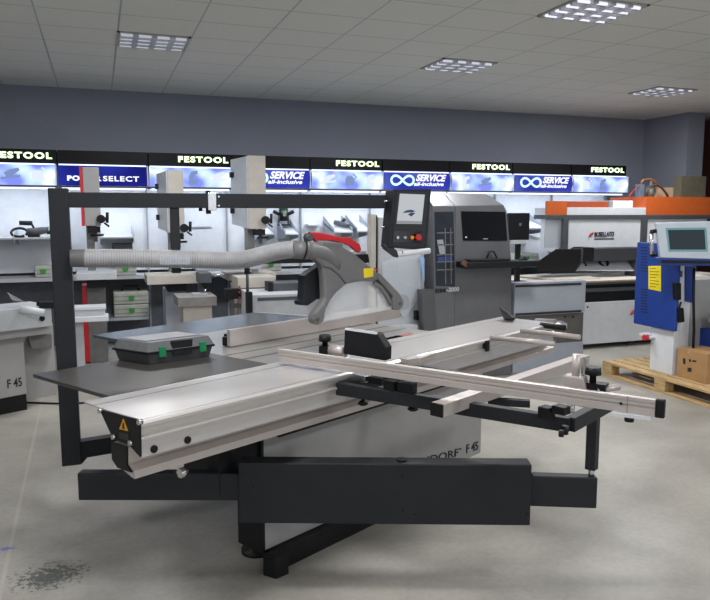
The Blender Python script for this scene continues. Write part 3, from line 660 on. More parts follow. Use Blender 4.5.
# swing arm that carries the frame's leg
ZA = .575; ZI = .52
a0 = pz(77,473.5,ZI); a1 = pz(598,478,ZI); ad = (a1-a0)/np.linalg.norm(a1-a0); an = np.cross(UP, ad)
if an@fw < 0: an = -an
bl = pz(238,463,ZA); brr = pz(532,465,ZA); bd = (brr-bl)/np.linalg.norm(brr-bl)
bn = np.cross(UP, bd); bn = bn if bn@fw > 0 else -bn
def arm_box(p, q, n, w, z0, z1):
    p = p.copy(); q = q.copy(); p[2] = q[2] = z0
    return MB().prism([p, q, q+n*w, p+n*w], UP*(z1-z0))
zb = pp(385,524.5,bl,bn)[2]
ab = B_('swing_arm', arm_box(bl, brr, bn, .085, zb, ZA), ANTH, None, .005)
ua = arm_box(a0, pz(237,475.5,ZI)+bn*.02+bd*.1, an, .055, pp(77,500.5,a0,an)[2], ZI); B_('arm_tube', ua, ANTH, ab, .005)
ra = pz(532.5,477.5,ZI); a1b = pz(598,478,ZI); B_('arm_tube', arm_box(ra-(a1b-ra)*.06+bn*.02, a1b, an, .05, pp(565,508.5,a1b,an)[2], ZI), ANTH, ab, .005)
for x, y in ((253,487),(402,476),(403,511),(414.5,514),(521,514),(527,514),(532,475)):
    p = pp(x, y, bl, bn); B_('screw', MB().cyl(p+bn*.004, p-bn*.003, .005, 8), BLACKG, ab)
p = pz(402,463,ZA); p = p+bn*.03; B_('cap_nut', MB().cyl(p, p+UP*.008, .022, 14), BLACK, ab)
p = pz(257,551,0); B_('pivot_post', MB().tube([p, p+UP*.02, p+UP*.021, p+UP*.5], [.075,.075,.045,.045], 20), BLACK)
# boom: post, beam, hanging strut, lower arm
YP = 3.66
q = lambda x, y, Y=YP: pY(x, y, Y)
pl = float(q(47.5,188)[0]); pr = float(q(68,190)[0]); pzt = float(q(57,188)[2]); pzb = float(q(70,466)[2])
post = B_('boom_post', MB().box((pl,YP,pzb),(pr,YP+.11,pzt)), ANTH, None, .004)
bz0, bz1 = float(q(230,208)[2]), float(q(230,193.5)[2])
xj0, xj1 = float(q(208.5,200)[0]), float(q(217,200)[0]); xe_ = float(q(388,200)[0])
bm1 = B_('boom_beam', MB().box((pr-.003,YP+.02,bz0),(xj0,YP+.09,bz1)), ANTH, None, .003)
bm2 = B_('boom_beam', MB().box((xj1,YP+.02,bz0),(xe_,YP+.09,bz1)), ANTH, None, .003)
hj = B_('joint_plate', MB().box((xj0,YP+.018,bz0-.012),(xj1,YP+.09,bz1+.004)), STEEL, bm1, .002)
B_('joint_pin', MB().cyl((xj0+.005,YP+.045,bz0-.03),(xj0+.005,YP+.045,bz1+.015),.013,12).cyl((xj0-.035,YP+.045,bz0-.016),(xj0-.035,YP+.045,bz0+.01),.01,10), BLACK, hj)
for dz in (.012, .058): B_('screw', MB().cyl((xj1+.012,YP+.022,bz0+dz),(xj1+.012,YP+.016,bz0+dz),.005,8), STEEL, bm2)
sx0, sx1 = float(q(171.5,230)[0]), float(q(180.5,230)[0])
B_('hanging_strut', MB().box((sx0,YP+.03,1.30),(sx1,YP+.075,bz0+.004)), ANTH, bm1, .002)
# foot arm of the post running under the tables
fa = q(82,461, YP+.05); z0 = float(q(82,460.5)[2]); z1 = float(q(82,443.5)[2])
B_('post_arm', MB().bar((pr-.02,YP+.055,(z0+z1)/2), M(2.3,-3.15,(z0+z1)/2), .06, z1-z0), ANTH, None, .003)
B_('post_gusset', MB().prism([(pr,YP+.03,z0+.004),(pr+.03,YP+.03,z0+.004),(pr,YP+.03,z0-.03)], (0,.05,0)), ANTH, post)
# extraction hose
HP = [(84,258.3),(96,258.4),(130,258.3),(165,258.8),(200,259.5),(225,260.5),(243,259.8),(258,256.5),(272,252.5),(285,250.0),(296,249.2)]
YE_ = float(pc(300,250,-2.575)[1])
def yh(x): return YP-.03+(YE_-YP+.03)*min(1, max(0, (x-225)/72))
ctr = [q(x, y, yh(x)) for x, y in HP]
def resample(pts, n):
    pts = np.array(pts); d = np.r_[0, np.cumsum(np.linalg.norm(np.diff(pts, axis=0), axis=1))]
    return [np.array([np.interp(t, d, pts[:, k]) for k in range(3)]) for t in np.linspace(0, d[-1], n)]
def smoothp(pts, it=3):
    for _ in range(it):
        n = [pts[0]]
        for a, b in zip(pts[:-1], pts[1:]): n += [a*.75+b*.25, a*.25+b*.75]
        pts = n+[pts[-1]]
    return pts
hp = resample(smoothp(ctr), 260)
rr = [(.0445 if i < 170 else .0445-.0025*(i-170)/90)+(.0022 if i % 3 == 1 else -.0012) for i in range(260)]
hose = B_('extraction_hose', MB().tube(hp, rr, 20), HOSE)
c0 = q(70,258.3,yh(0)); B_('hose_cuff', MB().tube([c0, q(84,258.3,yh(0)), q(85,258.3,yh(0))], [.041,.043,.047], 20), HOODG, hose)
c1 = q(293,249.3,yh(293)); c2 = q(309,250.5,yh(309)); B_('hose_cuff', MB().tube([c1, c2], .0445, 20), HOODG, hose)
B_('clamp_ring', MB().tube([q(303.6,249.6,yh(304)), q(305,249.8,yh(305))], .0475, 20), BLACK, hose)
B_('hose_label', MB().prism([q(159,256,YP-.078),q(191,256,YP-.078),q(190,264.5,YP-.078),q(160,264.5,YP-.078)], (0,.012,0)), FILM, hose)
B_('lower_arm', MB().box((float(q(258,264)[0]),YP+.04,1.335),(float(q(321,264)[0]),YP+.09,1.395)), ANTH, bm1, .003)
# saw guard
GC = -2.575
def g(x, y, c=GC): return pc(300+x/5.4583, 220+y/5.4583, c)
hood_px = [(72,150),(84,128),(110,120),(160,123),(210,135),(290,175),(350,225),(420,280),(430,325),(412,334),(340,334),(255,350),(205,390),(165,440),(140,490),(133,545),(122,565),(105,573),(86,570),(73,548),(80,512),(128,455),(140,430),(136,330),(126,250),(92,222),(74,190)]
hd = B_('guard_hood', MB().prism([g(x,y,GC+.03) for x,y in hood_px], -KD*.05), HOODG, None, .012)
B_('pipe_elbow', MB().tube([q(303,250,yh(303)), g(50,166), g(80,170), g(115,180), g(150,200), g(180,232), g(195,270)], [.0435,.044,.0445,.0445,.043,.04,.03], 20), HOODG, hd)
arm_px = [(418,282),(440,292),(548,402),(568,440),(566,470),(545,493),(510,490),(512,418),(430,326)]
B_('guard_arm', MB().prism([g(x,y,GC+.03) for x,y in arm_px], -KD*.06), HOODG, hd, .008)
rim = [(412,336),(450,362),(485,412),(506,465),(498,468),(474,420),(440,374),(408,350)]
B_('guard_rim', MB().prism([g(x,y,GC+.028) for x,y in rim], -KD*.056), HOODG, hd)
sh = [(255,350),(340,334),(415,336),(450,362),(485,412),(506,468),(505,486),(132,548),(140,490),(165,440),(205,390)]
B_('clear_shield', MB().prism([g(x,y,GC+.012) for x,y in sh], -KD*.008), CLEAR, hd)
B_('shield_rail', MB().prism([g(x,y,GC+.018) for x,y in ((130,538),(505,468),(507,486),(128,556))], -KD*.02), CLEAR, hd)
for x, y in ((98,543),(547,455),(495,462)):
    p = g(x, y, GC+.033 if x < 200 else GC+.032); B_('screw', MB().cyl(p-KD*.004, p+KD*.004, .009, 12), DGREY, hd)
B_('roller_recess', MB().prism([g(x,y,GC+.0315) for x,y in ((58,520),(80,508),(84,540),(66,545))], KD*.002), MGREY, hd)
seam = MB().tube([g(x,y,GC+.031) for x,y in ((126,250),(170,264),(207,295),(232,325),(250,348))], .004, 6)
B_('hood_seam', seam, DGREY, hd)
B_('yellow_label', MB().prism([g(x,y,GC+.0315) for x,y in ((347,265),(398,261),(399,309),(349,316))], KD*.002), YEL, hd)
B_('red_tab', MB().prism([g(x,y,GC+.0315) for x,y in ((405,258),(426,272),(418,278),(405,268))], KD*.002), RED, hd)
hn = [(48,66),(90,66),(160,78),(230,95),(262,94),(320,130),(331,160),(325,178),(312,178),(270,142),(238,128),(160,113),(100,112),(82,120),(70,100)]
B_('red_handle', MB().prism([g(x+6,y,GC+.012) for x,y in hn], -KD*.022), RED, hd, .005)
B_('handle_mount', MB().prism([g(x,y,GC+.03) for x,y in ((130,118),(235,124),(235,160),(130,140))], -KD*.06), HOODG, hd, .005)
p = g(48,95); B_('lock_knob', MB().cyl(p+KD*.015, p-KD*.02, .02, 12), DGREY, hd)
bk = [(545,155),(545,392),(490,396),(430,438),(385,435),(380,408),(400,398),(410,240),(440,215),(480,190),(530,152)]
B_('hood_bracket', MB().prism([pc(243.5+x/6.667, 240+y/6.667, GC-.03) for x,y in bk], -KD*.05), ANTH, hd, .003)
B_('rear_knob', MB().prism([g(x,y,GC-.03) for x,y in ((318,190),(372,186),(380,232),(350,236))], -KD*.05), BLACK, hd)
# control panel hanging from the boom end
P0 = np.array([1.53,3.63,1.6]); pn = math.cos(.42)*np.array([fw[0],fw[1],0])/np.hypot(fw[0],fw[1])-math.sin(.42)*rt
pnl = lambda x, y, o=0.0: pp(x, y, P0-pn*o, pn)
cp = B_('control_panel', MB().prism([pnl(393.5,189.5),pnl(431.5,189),pnl(426.3,250.5),pnl(388.5,247.5)], pn*.1), ANTH, None, .004)
B_('panel_bezel', MB().prism([pnl(397,191.5,.002),pnl(429,191.5,.002),pnl(424,247.5,.002),pnl(392.5,245.5,.002)], pn*.004), mat('panel_black', '1f2023', .5), cp)
scn = B_('touch_screen', MB().prism([pnl(400,193.6,.004),pnl(424.8,194.6,.004),pnl(421.7,224,.004),pnl(396.7,223.7,.004)], pn*.004), LCDW, cp)
lg = MB()
for pts in (((402.5,213),(406,210.5),(411,209.6),(415.5,211),(413,212.2)),((408,214.5),(411,212.5),(415.5,212.8),(411.5,216.6))):
    lg.prism([pnl(x,y,.0052) for x,y in pts], pn*.001)
B_('screen_emblem', lg, emit('screen_ink', '5a6c90', .5), scn)
B_('screen_bar', MB().prism([pnl(397,220.6,.0052),pnl(422,221.2,.0052),pnl(421.8,223.8,.0052),pnl(396.8,223.5,.0052)], pn*.001), emit('screen_bar_grey', 'a9aeb3', .7), scn)
B_('button_plate', MB().prism([pnl(394,231,.003),pnl(421.5,231.5,.003),pnl(419.8,243,.003),pnl(392.6,242,.003)], pn*.003), BLACKG, cp)
for x, m, r in ((397.2,STEEL,.008),(404.7,BLUEG,.008),(411.8,mat('orange_button','e58a1c',.4),.011)):
    p = pnl(x, 237.5, .004); B_('button', MB().cyl(p, p-pn*.01, r, 14), m, cp)
p = pnl(416.6,237.3,.004); B_('stop_button', MB().tube([p, p-pn*.015, p-pn*.016, p-pn*.03], [.009,.009,.019,.016], 16), RED, cp)
B_('handle_end', MB().hull([pnl(382,243,-.03),pnl(391,245,-.01),pnl(399.5,253,.02),pnl(398,258,.03),pnl(393,257,.02),pnl(382,248.5,-.03),pnl(388,246,-.05),pnl(398,254,-.02)]), ANTH, cp, .003)
hb = B_('panel_handle', MB().cyl(pnl(397,254,.01), pnl(429.5,250.8,.01), .0165, 16), WHITE, cp)
B_('grip_ring', MB().cyl(pnl(401,253.6,.01), pnl(402,253.5,.01), .0165, 16), BLACK, hb)
for x, y in ((387.5,201),(384.3,227)):
    p = pnl(x, y, -.05); B_('screw', MB().cyl(p-rt*.02, p+rt*.01, .006, 8), STEEL, cp)
# ------------------------------------------------------------------ tool case lying on the extension plate
Z = .893
cF, cR, cL = pz(148.5,365,Z), pz(212.5,356,Z), pz(119.5,360.5,Z)
u = cR-cF; v = cL-cF; v = v*1.15
tc_ = thing('tool_case', 'dark grey tool case with two green latches lying on the saw extension plate', 'tool case', cF+u/2+v/2, 0)
def cpt(a, b, h): return cF+u*a+v*b+UP*h
def slab(h0, h1, i0, i1):
    r = lambda i, h: [cpt(i,i,h), cpt(1-i,i,h), cpt(1-i,1-i,h), cpt(i,1-i,h)]
    return MB().hull(r(i0,h0)+r(i1,h1))
slab(0,.052,.03,-.01).build('case_bottom', CASE, tc_, .006)
slab(.05,.062,-.03,-.03).build('case_rim', BLACK, tc_, .003)
lid = slab(.06,.105,-.03,.03).build('case_lid', CASEL, tc_, .008)
MB().prism([cpt(.07,.2,.105),cpt(.93,.2,.105),cpt(.93,.93,.105),cpt(.07,.93,.105)], UP*.004).build('lid_panel', mat('lid_silver_grey','8b8c90',.4,.1), lid, .002)
MB().hull([cpt(.36,-.03,.03),cpt(.66,-.03,.03),cpt(.68,-.02,.1),cpt(.34,-.02,.1),cpt(.36,.1,.03),cpt(.66,.1,.03),cpt(.66,.12,.104),cpt(.36,.12,.104)]).build('carry_handle', BLACK, tc_, .004)
for a in (.2, .83):
    MB().hull([cpt(a-.05,-.045,.03),cpt(a+.05,-.045,.03),cpt(a+.05,-.04,.08),cpt(a-.05,-.04,.08),cpt(a-.05,0,.03),cpt(a+.05,0,.03),cpt(a+.05,0.02,.08),cpt(a-.05,0.02,.08)]).build('latch', DGREEN, tc_, .003)
# ------------------------------------------------------------------ second saw at the left edge
C2 = -5.81
def zc(x, y, c): return float(pc(x, y, c)[2])
def sc_(x, y, c): return float(pc(x, y, c)@SD)
s2r = sc_(26, 380, C2); zt2 = zc(23, 334, C2); zp2 = zc(26.5, 394, C2)
S2 = thing('panel_saw', 'smaller-looking grey panel saw cut by the left photo edge', 'panel saw', M(s2r-.8, C2-.4, 0), math.pi/2-MS)
b2 = MB().mbox((s2r-1.7,s2r),(C2-.8,C2),(zp2,zt2)).build('base_cabinet', LGREY, S2, .006)
a = pc(7.5,388.5,C2); b = pc(22,386,C2); h = pc(7.5,379.5,C2)-a
text('lettering', 'F 45', a+KD*.002, b-a, np.array([0,0,h[2]]), INK, b2, .002, .012)
MB().mbox((s2r-1.68,s2r),(C2-.78,C2-.01),(0,zp2)).build('plinth', BLACK, S2)
cq = C2+.16
z1 = zc(10,309,cq); z0 = zc(10,331,cq); s1 = sc_(52,320,cq)
MB().mbox((s1-2.3,s1),(cq-.38,cq),(z0,z1)).build('sliding_carriage', PALE, S2, .006)
MB().mbox((s1-2.3,s1+.02),(cq-.3,cq-.06),(z0-.07,z0)).build('guide_rail', LGREY, S2, .004)
p = pc(42,318.5,cq); MB().cyl(p-KD*.004,p+KD*.006,.022,14).build('plug', BLACK, S2)
p = pc(20,308.5,cq+.02); q_ = pc(44,313,cq+.1); MB().cyl(p,q_,.03,14).build('support_rod', WHITE, S2)
MB().hull([pc(7,292,cq-.1),pc(15,298,cq-.1),pc(26,302,cq-.1),pc(14,302,cq-.1),pc(12,300,cq-.05),pc(22,302,cq-.05)]).build('clamp', DGREY, S2)
MB().bar(pc(38,305,cq-.02), pc(52,305,cq-.02), .06, .05).build('clamp', BLACK, S2)
MB().hull([pc(27,334,C2+.02),pc(52,334,C2+.02),pc(52,348,C2+.02),pc(32,349,C2+.02),pc(27,336,C2-.3),pc(52,334,C2-.3),pc(52,347,C2-.3),pc(32,348,C2-.3)]).build('support_bracket', MGREY, S2, .004)
MB().mbox((s2r-.1,s2r+.38),(C2-.5,C2-.3),(0,zc(40,330,C2))).build('support_leg', LGREY, S2)
# far end of its rail table, right of the boom post
Y2 = 7.2
(ax, ay, az), (bx, by, bz) = boxpx(60, 307, 108.5, 322, Y2, .3)
ot = thing('outfeed_beam', 'short white beam with two flanges on a leg, right beside the saw post', 'machine table', ((ax+bx)/2, Y2+.1, 0))
mb = MB(); hh = bz-az
mb.box((ax,Y2,bz-hh*.22),(bx-.02,Y2+.2,bz)); mb.box((ax,Y2+.03,az+.02),(bx-.03,Y2+.17,bz-hh*.2)); mb.box((ax,Y2-.02,az),(bx,Y2+.2,az+hh*.34)); mb.build('beam', WHITE, ot, .004)
MB().box((ax+.1,Y2+.06,0),(ax+.2,Y2+.16,az)).build('leg', PALE, ot)
MB().box((ax+.02,Y2-.05,0),(ax+.3,Y2+.25,.02)).build('foot', PALE, ot)
# ------------------------------------------------------------------ small machines between the saw and the display
def crate(name, px, Y, depth, m, label, cat, bevel=.005):
    a, b = boxpx(*px, Y, depth)
    t = thing(name, label, cat, ((a[0]+b[0])/2, Y+depth/2, 0))
    return t, a, b
t, a, b = crate('mortising_machine', (178,297,217,320), 6.7, .35, None, 'small machine with a grey slab top and beige body behind the rear saw plate', 'machine')
MB().box((a[0]-.0,6.7,b[2]-.09),(b[0],7.1,b[2]-.0)).build('top', TOOLG, t, .004)
MB().box((a[0]+.05,6.74,0),(b[0]-.04,7.06,b[2]-.09)).build('body', CREAM, t, .006)
MB().box(((a[0]+b[0])/2-.02,6.85,b[2]),((a[0]+b[0])/2+.12,7.0,b[2]+.012)).build('table_pad', BLUEG, t)
x = float(pY(203,280,7.05)[0])
MB().box((x-.04,7.07,b[2]-.2),(x+.04,7.15,b[2]+.2)).build('column', DGREY, t)
hd_ = MB().box((x-.06,6.88,b[2]+.11),(x+.06,7.1,b[2]+.21)).build('head', DGREY, t, .006)
MB().tube([(x,6.93,b[2]+.115),(x,6.93,b[2]+.08),(x,6.93,b[2]+.05)], [.035,.03,.012], 12).build('chuck', BLACK, hd_)
MB().tube([(x,6.93,b[2]+.05),(x,6.93,b[2]+.02)], .012, 8).build('chisel', STEEL, hd_)
MB().tube([(x+.05,6.95,b[2]+.16),(x+.18,6.9,b[2]+.2)], .012, 8).build('lever', STEEL, hd_)
# spindle moulder with pale body
t, a, b = crate('spindle_moulder', (238,277,276,315), 7.1, .5, None, 'pale grey machine cabinet with red push buttons beside the black hand lever', 'machine')
MB().box((a[0],7.1,0),(b[0],7.45,b[2])).build('body', CREAM, t, .006)
(c0x,_,c0z),(c1x,_,c1z) = boxpx(226,289,241,299,7.0,.1)
sb = MB().box((c0x,7.0,c0z),(c1x,7.1,c1z)).build('switch_box', BLACK, t, .004)
MB().box((c0x+.05,7.04,0.02),(c0x+.09,7.08,c0z)).box((c0x+.05,7.06,c0z-.1),(a[0]+.02,7.12,c0z-.06)).build('switch_post', MGREY, t)
for k in range(3):
    z = c0z-.01+.055*k; MB().cyl((c1x-.015,7.0,z+.02),(c1x-.015,6.985,z+.02),0.011,10).build('push_button', mat('dull_red','9c3535',.5), sb)
MB().box((a[0]+.02,7.09,b[2]-.12),(b[0]-.02,7.1,b[2]-.105)).build('slot', MGREY, t)
# white planer
t, a, b = crate('planer', (252,294,312,326), 6.5, .8, None, 'white planer cabinet with a long dark slot behind the rip fence', 'machine')
MB().box((a[0],6.5,0),(b[0]+.1,7.05,b[2])).build('body', PALE, t, .006)
(p0x,_,p0z),(p1x,_,p1z) = boxpx(258,297,304,300,6.49,.01)
MB().box((p0x,6.49,p0z),(p1x+.1,6.5,p1z)).build('slot', DGREY, t)
(e0,_,e2),(e1,_,e3) = boxpx(273,283,304,294,6.75,.3)
cb = MB().box((e0,6.75,b[2]-.002),(e1,7.03,e3)).build('cutter_guard', DGREY, t, .006)
MB().box((e0-.05,6.74,b[2]),(e0+.0,6.9,e3+.015)).build('guard_end', BLACK, cb, .004)
(f0,_,f2),(f1,_,f3) = boxpx(246.5,292,252,313,6.45,.06)
hl = MB().box((f0,6.42,f2-.3),(f1,6.5,f3)).build('lever_block', BLACK, t)
x = float(pY(247.5,290,6.46)[0]); MB().cyl((x,6.46,f3-.02),(x,6.46,float(pY(247,268,6.46)[2])),.014,10).build('lever', DGREY, hl)
zt = float(pY(247,268,6.46)[2]); MB().cyl((x,6.46,zt-.05),(x,6.46,zt+.02),.026,10).build('grip', BLACK, hl)
# flat pale machine top behind the hose
t, a, b = crate('work_bench', (196,262,262,270), 7.5, .4, None, 'pale work table just behind the sagging hose', 'bench')
# kept low and simple: a steel topped bench with two legs
MB().box((a[0],7.5,a[2]),(b[0],7.85,b[2])).build('top', BLUEG, t, .004)
for xx in (a[0]+.03, b[0]-.09): MB().box((xx,7.55,0),(xx+.06,7.6,a[2])).build('leg', PALE, t)
# edge bander body behind the guard
YE = 6.15
t, a, b = crate('edge_bander', (371,214,424,340), YE, .6, None, 'tall pale grey edge banding machine body between the saw guard and the grey tower', 'machine')
xs_ = float(pY(376,260,YE)[0]); xs2 = float(pY(378.2,260,YE)[0])
MB().box((a[0],YE,0),(xs_,YE+.1,b[2])).build('column', CREAM, t, .004)
MB().box((xs_,YE+.03,0),(xs2,YE+.1,b[2]-.01)).build('slit', BLACK, t)
MB().box((xs2,YE,0),(float(pY(421,260,YE)[0]),YE+.1,b[2]-.03)).build('body', PALE, t, .006)
lx = float(pY(352,300,YE+.1)[0]); lz = float(pY(352,252,YE)[2])
MB().box((lx-.2,YE+.12,0),(a[0],YE+.35,lz)).build('side_panel', BLUEG, t, .004)
z0 = float(pY(400,324,YE)[2]); MB().box((xs2,YE-.12,0),(float(pY(417,324,YE-.1)[0]),YE,z0)).build('ledge', PALE, t, .004)
(c0x,_,c0z),(c1x,_,c1z) = boxpx(378,313.5,401,316,YE-.02,.02); MB().box((c0x,YE-.02,c0z),(c1x,YE,c1z)).build('handle_rail', BLACK, t)
(c0x,_,c0z),(c1x,_,c1z) = boxpx(416,311,422.5,320,YE-.06,.06); MB().box((c0x,YE-.06,c0z),(c1x,YE,c1z)).build('socket_box', BLACK, t, .004)
p = pY(402,302,YE); dk = MB().cyl((p[0],YE-.012,p[2]),(p[0],YE,p[2]),.075,24).build('round_cover', MGREY, t)
MB().cyl((p[0],YE-.02,p[2]),(p[0],YE-.01,p[2]),.02,12).build('cover_bolt', DGREY, dk)
fl_ = MB().hull([pY(382,262,YE-.05),pY(424,250,YE-.08),pY(424,291,YE-.05),pY(405,318,YE-.02),pY(384,300,YE-.03),pY(400,256,YE-.09)]).build('plastic_film', FILM, None)
tag(fl_, 'clear plastic film hanging on the pale edge banding machine', 'plastic film')
MB().hull([pY(419,256,YE-.1),pY(424.5,258,YE-.1),pY(424.5,282,YE-.1),pY(422,272,YE-.1),pY(420,258,YE-.11),pY(424,262,YE-.11)]).build('blue_sheet', FILMB, fl_)
# ------------------------------------------------------------------ grey machine tower
YT = 6.0
T = thing('control_tower', 'tall metallic grey machine tower with a built-in black screen and glass door', 'machine', pY(470,330,YT)*np.array([1,1,0])+np.array([0,.3,0]))
TW = mat('metallic_grey', '6b6c6f', 0.36, .35, .03, 6); TWD = mat('metallic_dark_grey', '56575a', 0.45, .2, .03, 6)
def tp(x, y, Y=YT): return pY(x, y, Y)
xl = tp(455.5,250)[0]
bl0 = tp(455.5,312); bl0[2] = 0; br0 = tp(513,312); br0[2] = 0
dep = np.array([0,.5,0])
mb = MB(); fp = [bl0, br0, tp(511.5,262), tp(507,212), tp(503.5,205), tp(455.5,206)]
mb.hull([p for p in fp]+[p+dep for p in fp]+[tp(452,192.5)+np.array([0,.16,0]), tp(495,193.5)+np.array([0,.16,0]), tp(452,192.5)+dep, tp(495,193.5)+dep]); mb.build('housing', TW, T, .006)
mb = MB(); fp = [tp(436.5,312)*np.array([1,1,0]), bl0, tp(455,206), tp(433,206)]
mb.hull(fp+[p+dep for p in fp]+[tp(432,192.5)+np.array([0,.16,0]), tp(451.5,192.5)+np.array([0,.16,0]), tp(432,192.5)+dep, tp(451.5,192.5)+dep]); dl = mb.build('door_column', TW, T, .006)
def tplate(px, name, m, parent, off=.004, th=.006, bev=0): return MB().prism([tp(x,y,YT-off) for x,y in px], (0,th,0)).build(name, m, parent, bev)
tplate(((434.5,212),(453.5,211.5),(455,286.5),(436,286)), 'glass_door', mat('dark_glass','2c3138',.1,spec=.8), dl)
rk = MB()
for y in (233,245,255,262,270): rk.bar(tp(437,y,YT-.006), tp(453,y-.5,YT-.006), .006, .01)
for x in (445,450.5): rk.bar(tp(x,228,YT-.007), tp(x+.6,284,YT-.007), .008, .01, up=np.array([0,1.,0]))
rk.build('rack_bars', MGREY, dl)
tplate(((438,257),(452,256.5),(452,261),(438,261)), 'blue_tray', mat('blue_tray', '2b3c78', .5), dl, .008)
tplate(((437,240),(443,239.5),(446,255),(440,255)), 'angled_frame', mat('frame_white', '9a9da0', .5), dl, .009, .004)
tplate(((421.5,290),(434.5,289.5),(437,336),(424.5,336)), 'lower_cover', TWD, T, .02, .1)
a_ = tp(435.5,293,YT-.008); b_2 = tp(445.5,292.3,YT-.008)
text('lettering', 'BM', a_, b_2-a_, (0,0,.042), INK, T, .003, .03)
a_ = tp(446.5,292.2,YT-.008); b_2 = tp(459,291.2,YT-.008)
text('lettering', '-3000', a_, b_2-a_, (0,0,.044), WHITE, T, .003, .03)
mo = tplate(((461.5,211.2),(505.5,211.8),(507.5,240.8),(463.5,240.5)), 'screen', BLACKG, T, .012, .02, .003)
tplate(((483,238.4),(488,238.4),(488,239.3),(483,239.3)), 'screen_mark', LGREY, mo, .014, .002)
tplate(((465.3,236.5),(467,236.5),(467,238),(465.3,238)), 'screen_light', WHITE, mo, .014, .002)
# keyboard tray
k0, k1 = tp(466,264,YT-.2), tp(513,264,YT-.2); kz = float(tp(490,268,YT-.2)[2]); kz1 = float(tp(490,262,YT-.2)[2])
tr = MB().box((k0[0],YT-.22,kz),(float(tp(540,264,YT-.2)[0]),YT-.005,kz1)).build('keyboard_tray', BLACK, T, .005)
MB().box((k1[0]+.03,YT-.2,kz1-.002),(float(tp(537,264,YT-.2)[0]),YT-.02,kz1+.004)).build('mouse_pad', mat('dark_green_pad', '3c5a52', .3), tr)
MB().bar(tp(463,262,YT-.2), tp(468,266,YT-.2), .03, .05).build('tray_end', mat('brown_end','5c3a30',.6), tr)
kb = MB().box((k0[0]+.05,YT-.2,kz1),(k1[0]-.03,YT-.06,kz1+.025)).build('keyboard', BLACK, None, .004); tag(kb, 'black keyboard on the tray of the grey tower', 'keyboard')
mx_ = float(tp(523,262,YT-.12)[0])
mm_ = MB().hull([(mx_+.05*math.cos(a)*s, YT-.12+.035*math.sin(a)*s, kz1+.004+h) for s, h in ((1,0),(1,.012),(.6,.034)) for a in np.linspace(0,6.0,12)]).build('computer_mouse', BLACK, None); tag(mm_, 'black computer mouse on the green pad of the tray', 'computer mouse')
MB().tube([(k0[0]+.3,YT-.05,kz1+.02),(k0[0]+.34,YT-.04,kz1+.09),(k0[0]+.38,YT-.05,kz1+.09),(k0[0]+.42,YT-.05,kz1+.02)],.008,8).build('cable_loop', BLACK, kb)
# low grey cabinet run of the banding machine
YC = 6.05
a, b = boxpx(514.5,281.5,585.5,314.5,YC,.1)
t = thing('drawer_cabinet', 'blue grey cabinet with dark handle slots right of the grey tower', 'cabinet', ((a[0]+b[0])/2, YC+.25, 0))
zg = float(pY(550,344,YC)[2])
MB().box((a[0],YC,a[2]),(b[0],YC+.1,b[2])).build('upper_panel', BLUEG, t, .006)
for y in (285.2, 313):
    (s0_,_,s2_),(s1_,_,s3_) = boxpx(516,y-1.2,581.5,y+.8,YC-.012,.012); MB().box((s0_,YC-.012,s2_),(s1_,YC,s3_)).build('handle_slot', INK, t)
MB().box((a[0],YC+.02,zg),(b[0]-.002,YC+.1,a[2])).build('middle_panel', mat('warm_dark_grey', '5b5957', .5), t)
MB().box((a[0],YC+.0,0.0),(b[0]-.005,YC+.12,zg)).build('lower_panel', BLUEG, t, .004)
for x in (566,574): p = pY(x,317,YC); MB().cyl((p[0],YC+.02,p[2]),(p[0],YC+.01,p[2]),.01,8).build('screw', BLACK, t)
# ------------------------------------------------------------------ orange and white machining centre
YN = 6.85; YH = 7.5
N = thing('machining_centre', 'big orange and white machining centre with a long bed', 'machine', (6.2,7.5,0))
zb0 = float(pY(600,302,YN)[2]); xb1 = 7.9; xb0 = 4.1
MB().box((5.2,YN,.06),(xb1,YN+.6,zb0)).build('lower_cabinet', WHITE, N, .006)
zbt = float(pY(560,284,YN)[2])
MB().box((xb0,YN+.03,zb0),(xb1,YN+.6,zbt-.01)).build('bed_recess', BLACK, N)
MB().box((xb0,YN-.0,zbt-.025),(xb1,YN+1.1,zbt)).build('bed', DGREY, N, .003)
(r0,_,r2),(r1,_,r3) = boxpx(586,287.5,637,291,YN+.02,.01); MB().box((r0-.5,YN+.0,r2),(xb1,YN+.03,r3)).build('bed_rail', DGREY, N)
for x in (5.35, 6.1, 7.3):
    MB().tube([(x,YN+.1,0),(x,YN+.1,.02),(x,YN+.1,.021),(x,YN+.1,.07)],[.06,.06,.025,.025],14).build('foot', DGREY, N)
p = pY(587.5,307,YN); MB().cyl((p[0],YN-.004,p[2]),(p[0],YN,p[2]),.012,10).build('lock', BLACK, N)
# hood
def hbox(x0, y0, x1, y1, name, m, Y=YH, d=.7, bev=.004, par=None):
    a, b = boxpx(x0, y0, x1, y1, Y, d); return MB().box(a, b).build(name, m, par or N, bev)
hbox(546,215,568,219.3,'hood_frame',DGREY,YH-.02,.05); hbox(568,215,712,219.3,'hood_frame',DGREY,YH-.02,.75)
hbox(563,219,568.3,250,'hood_post',DGREY,YH-.02,.08); hbox(640.2,219,646.3,290,'hood_post',DGREY,YH-.02,.08)
hf = hbox(568.3,219,640.2,252,'hood_panel',WHITE,YH,.6)
hbox(646.3,219,706,262,'hood_panel',WHITE,YH,.6)
MB().box((float(pY(546,230,YH)[0]),YH+.02,float(pY(550,248,YH)[2])),(float(pY(563,230,YH)[0]),YH+.03,float(pY(550,219.3,YH)[2]))).build('side_window', mat('smoky_window','b8bec4',.2,0,.01,alpha=.55), N)
hbox(547.5,201,567,215,'orange_cover',ORANGE,YH,.05); hbox(567,207.5,646,215,'top_cover',WHITE); 
a, b = boxpx(567,201.5,608,208,YH+.2,.4); MB().box(a,b).build('orange_duct', ORANGED, N, .004)
hbox(645.8,197,712,215.4,'orange_cover',ORANGE)
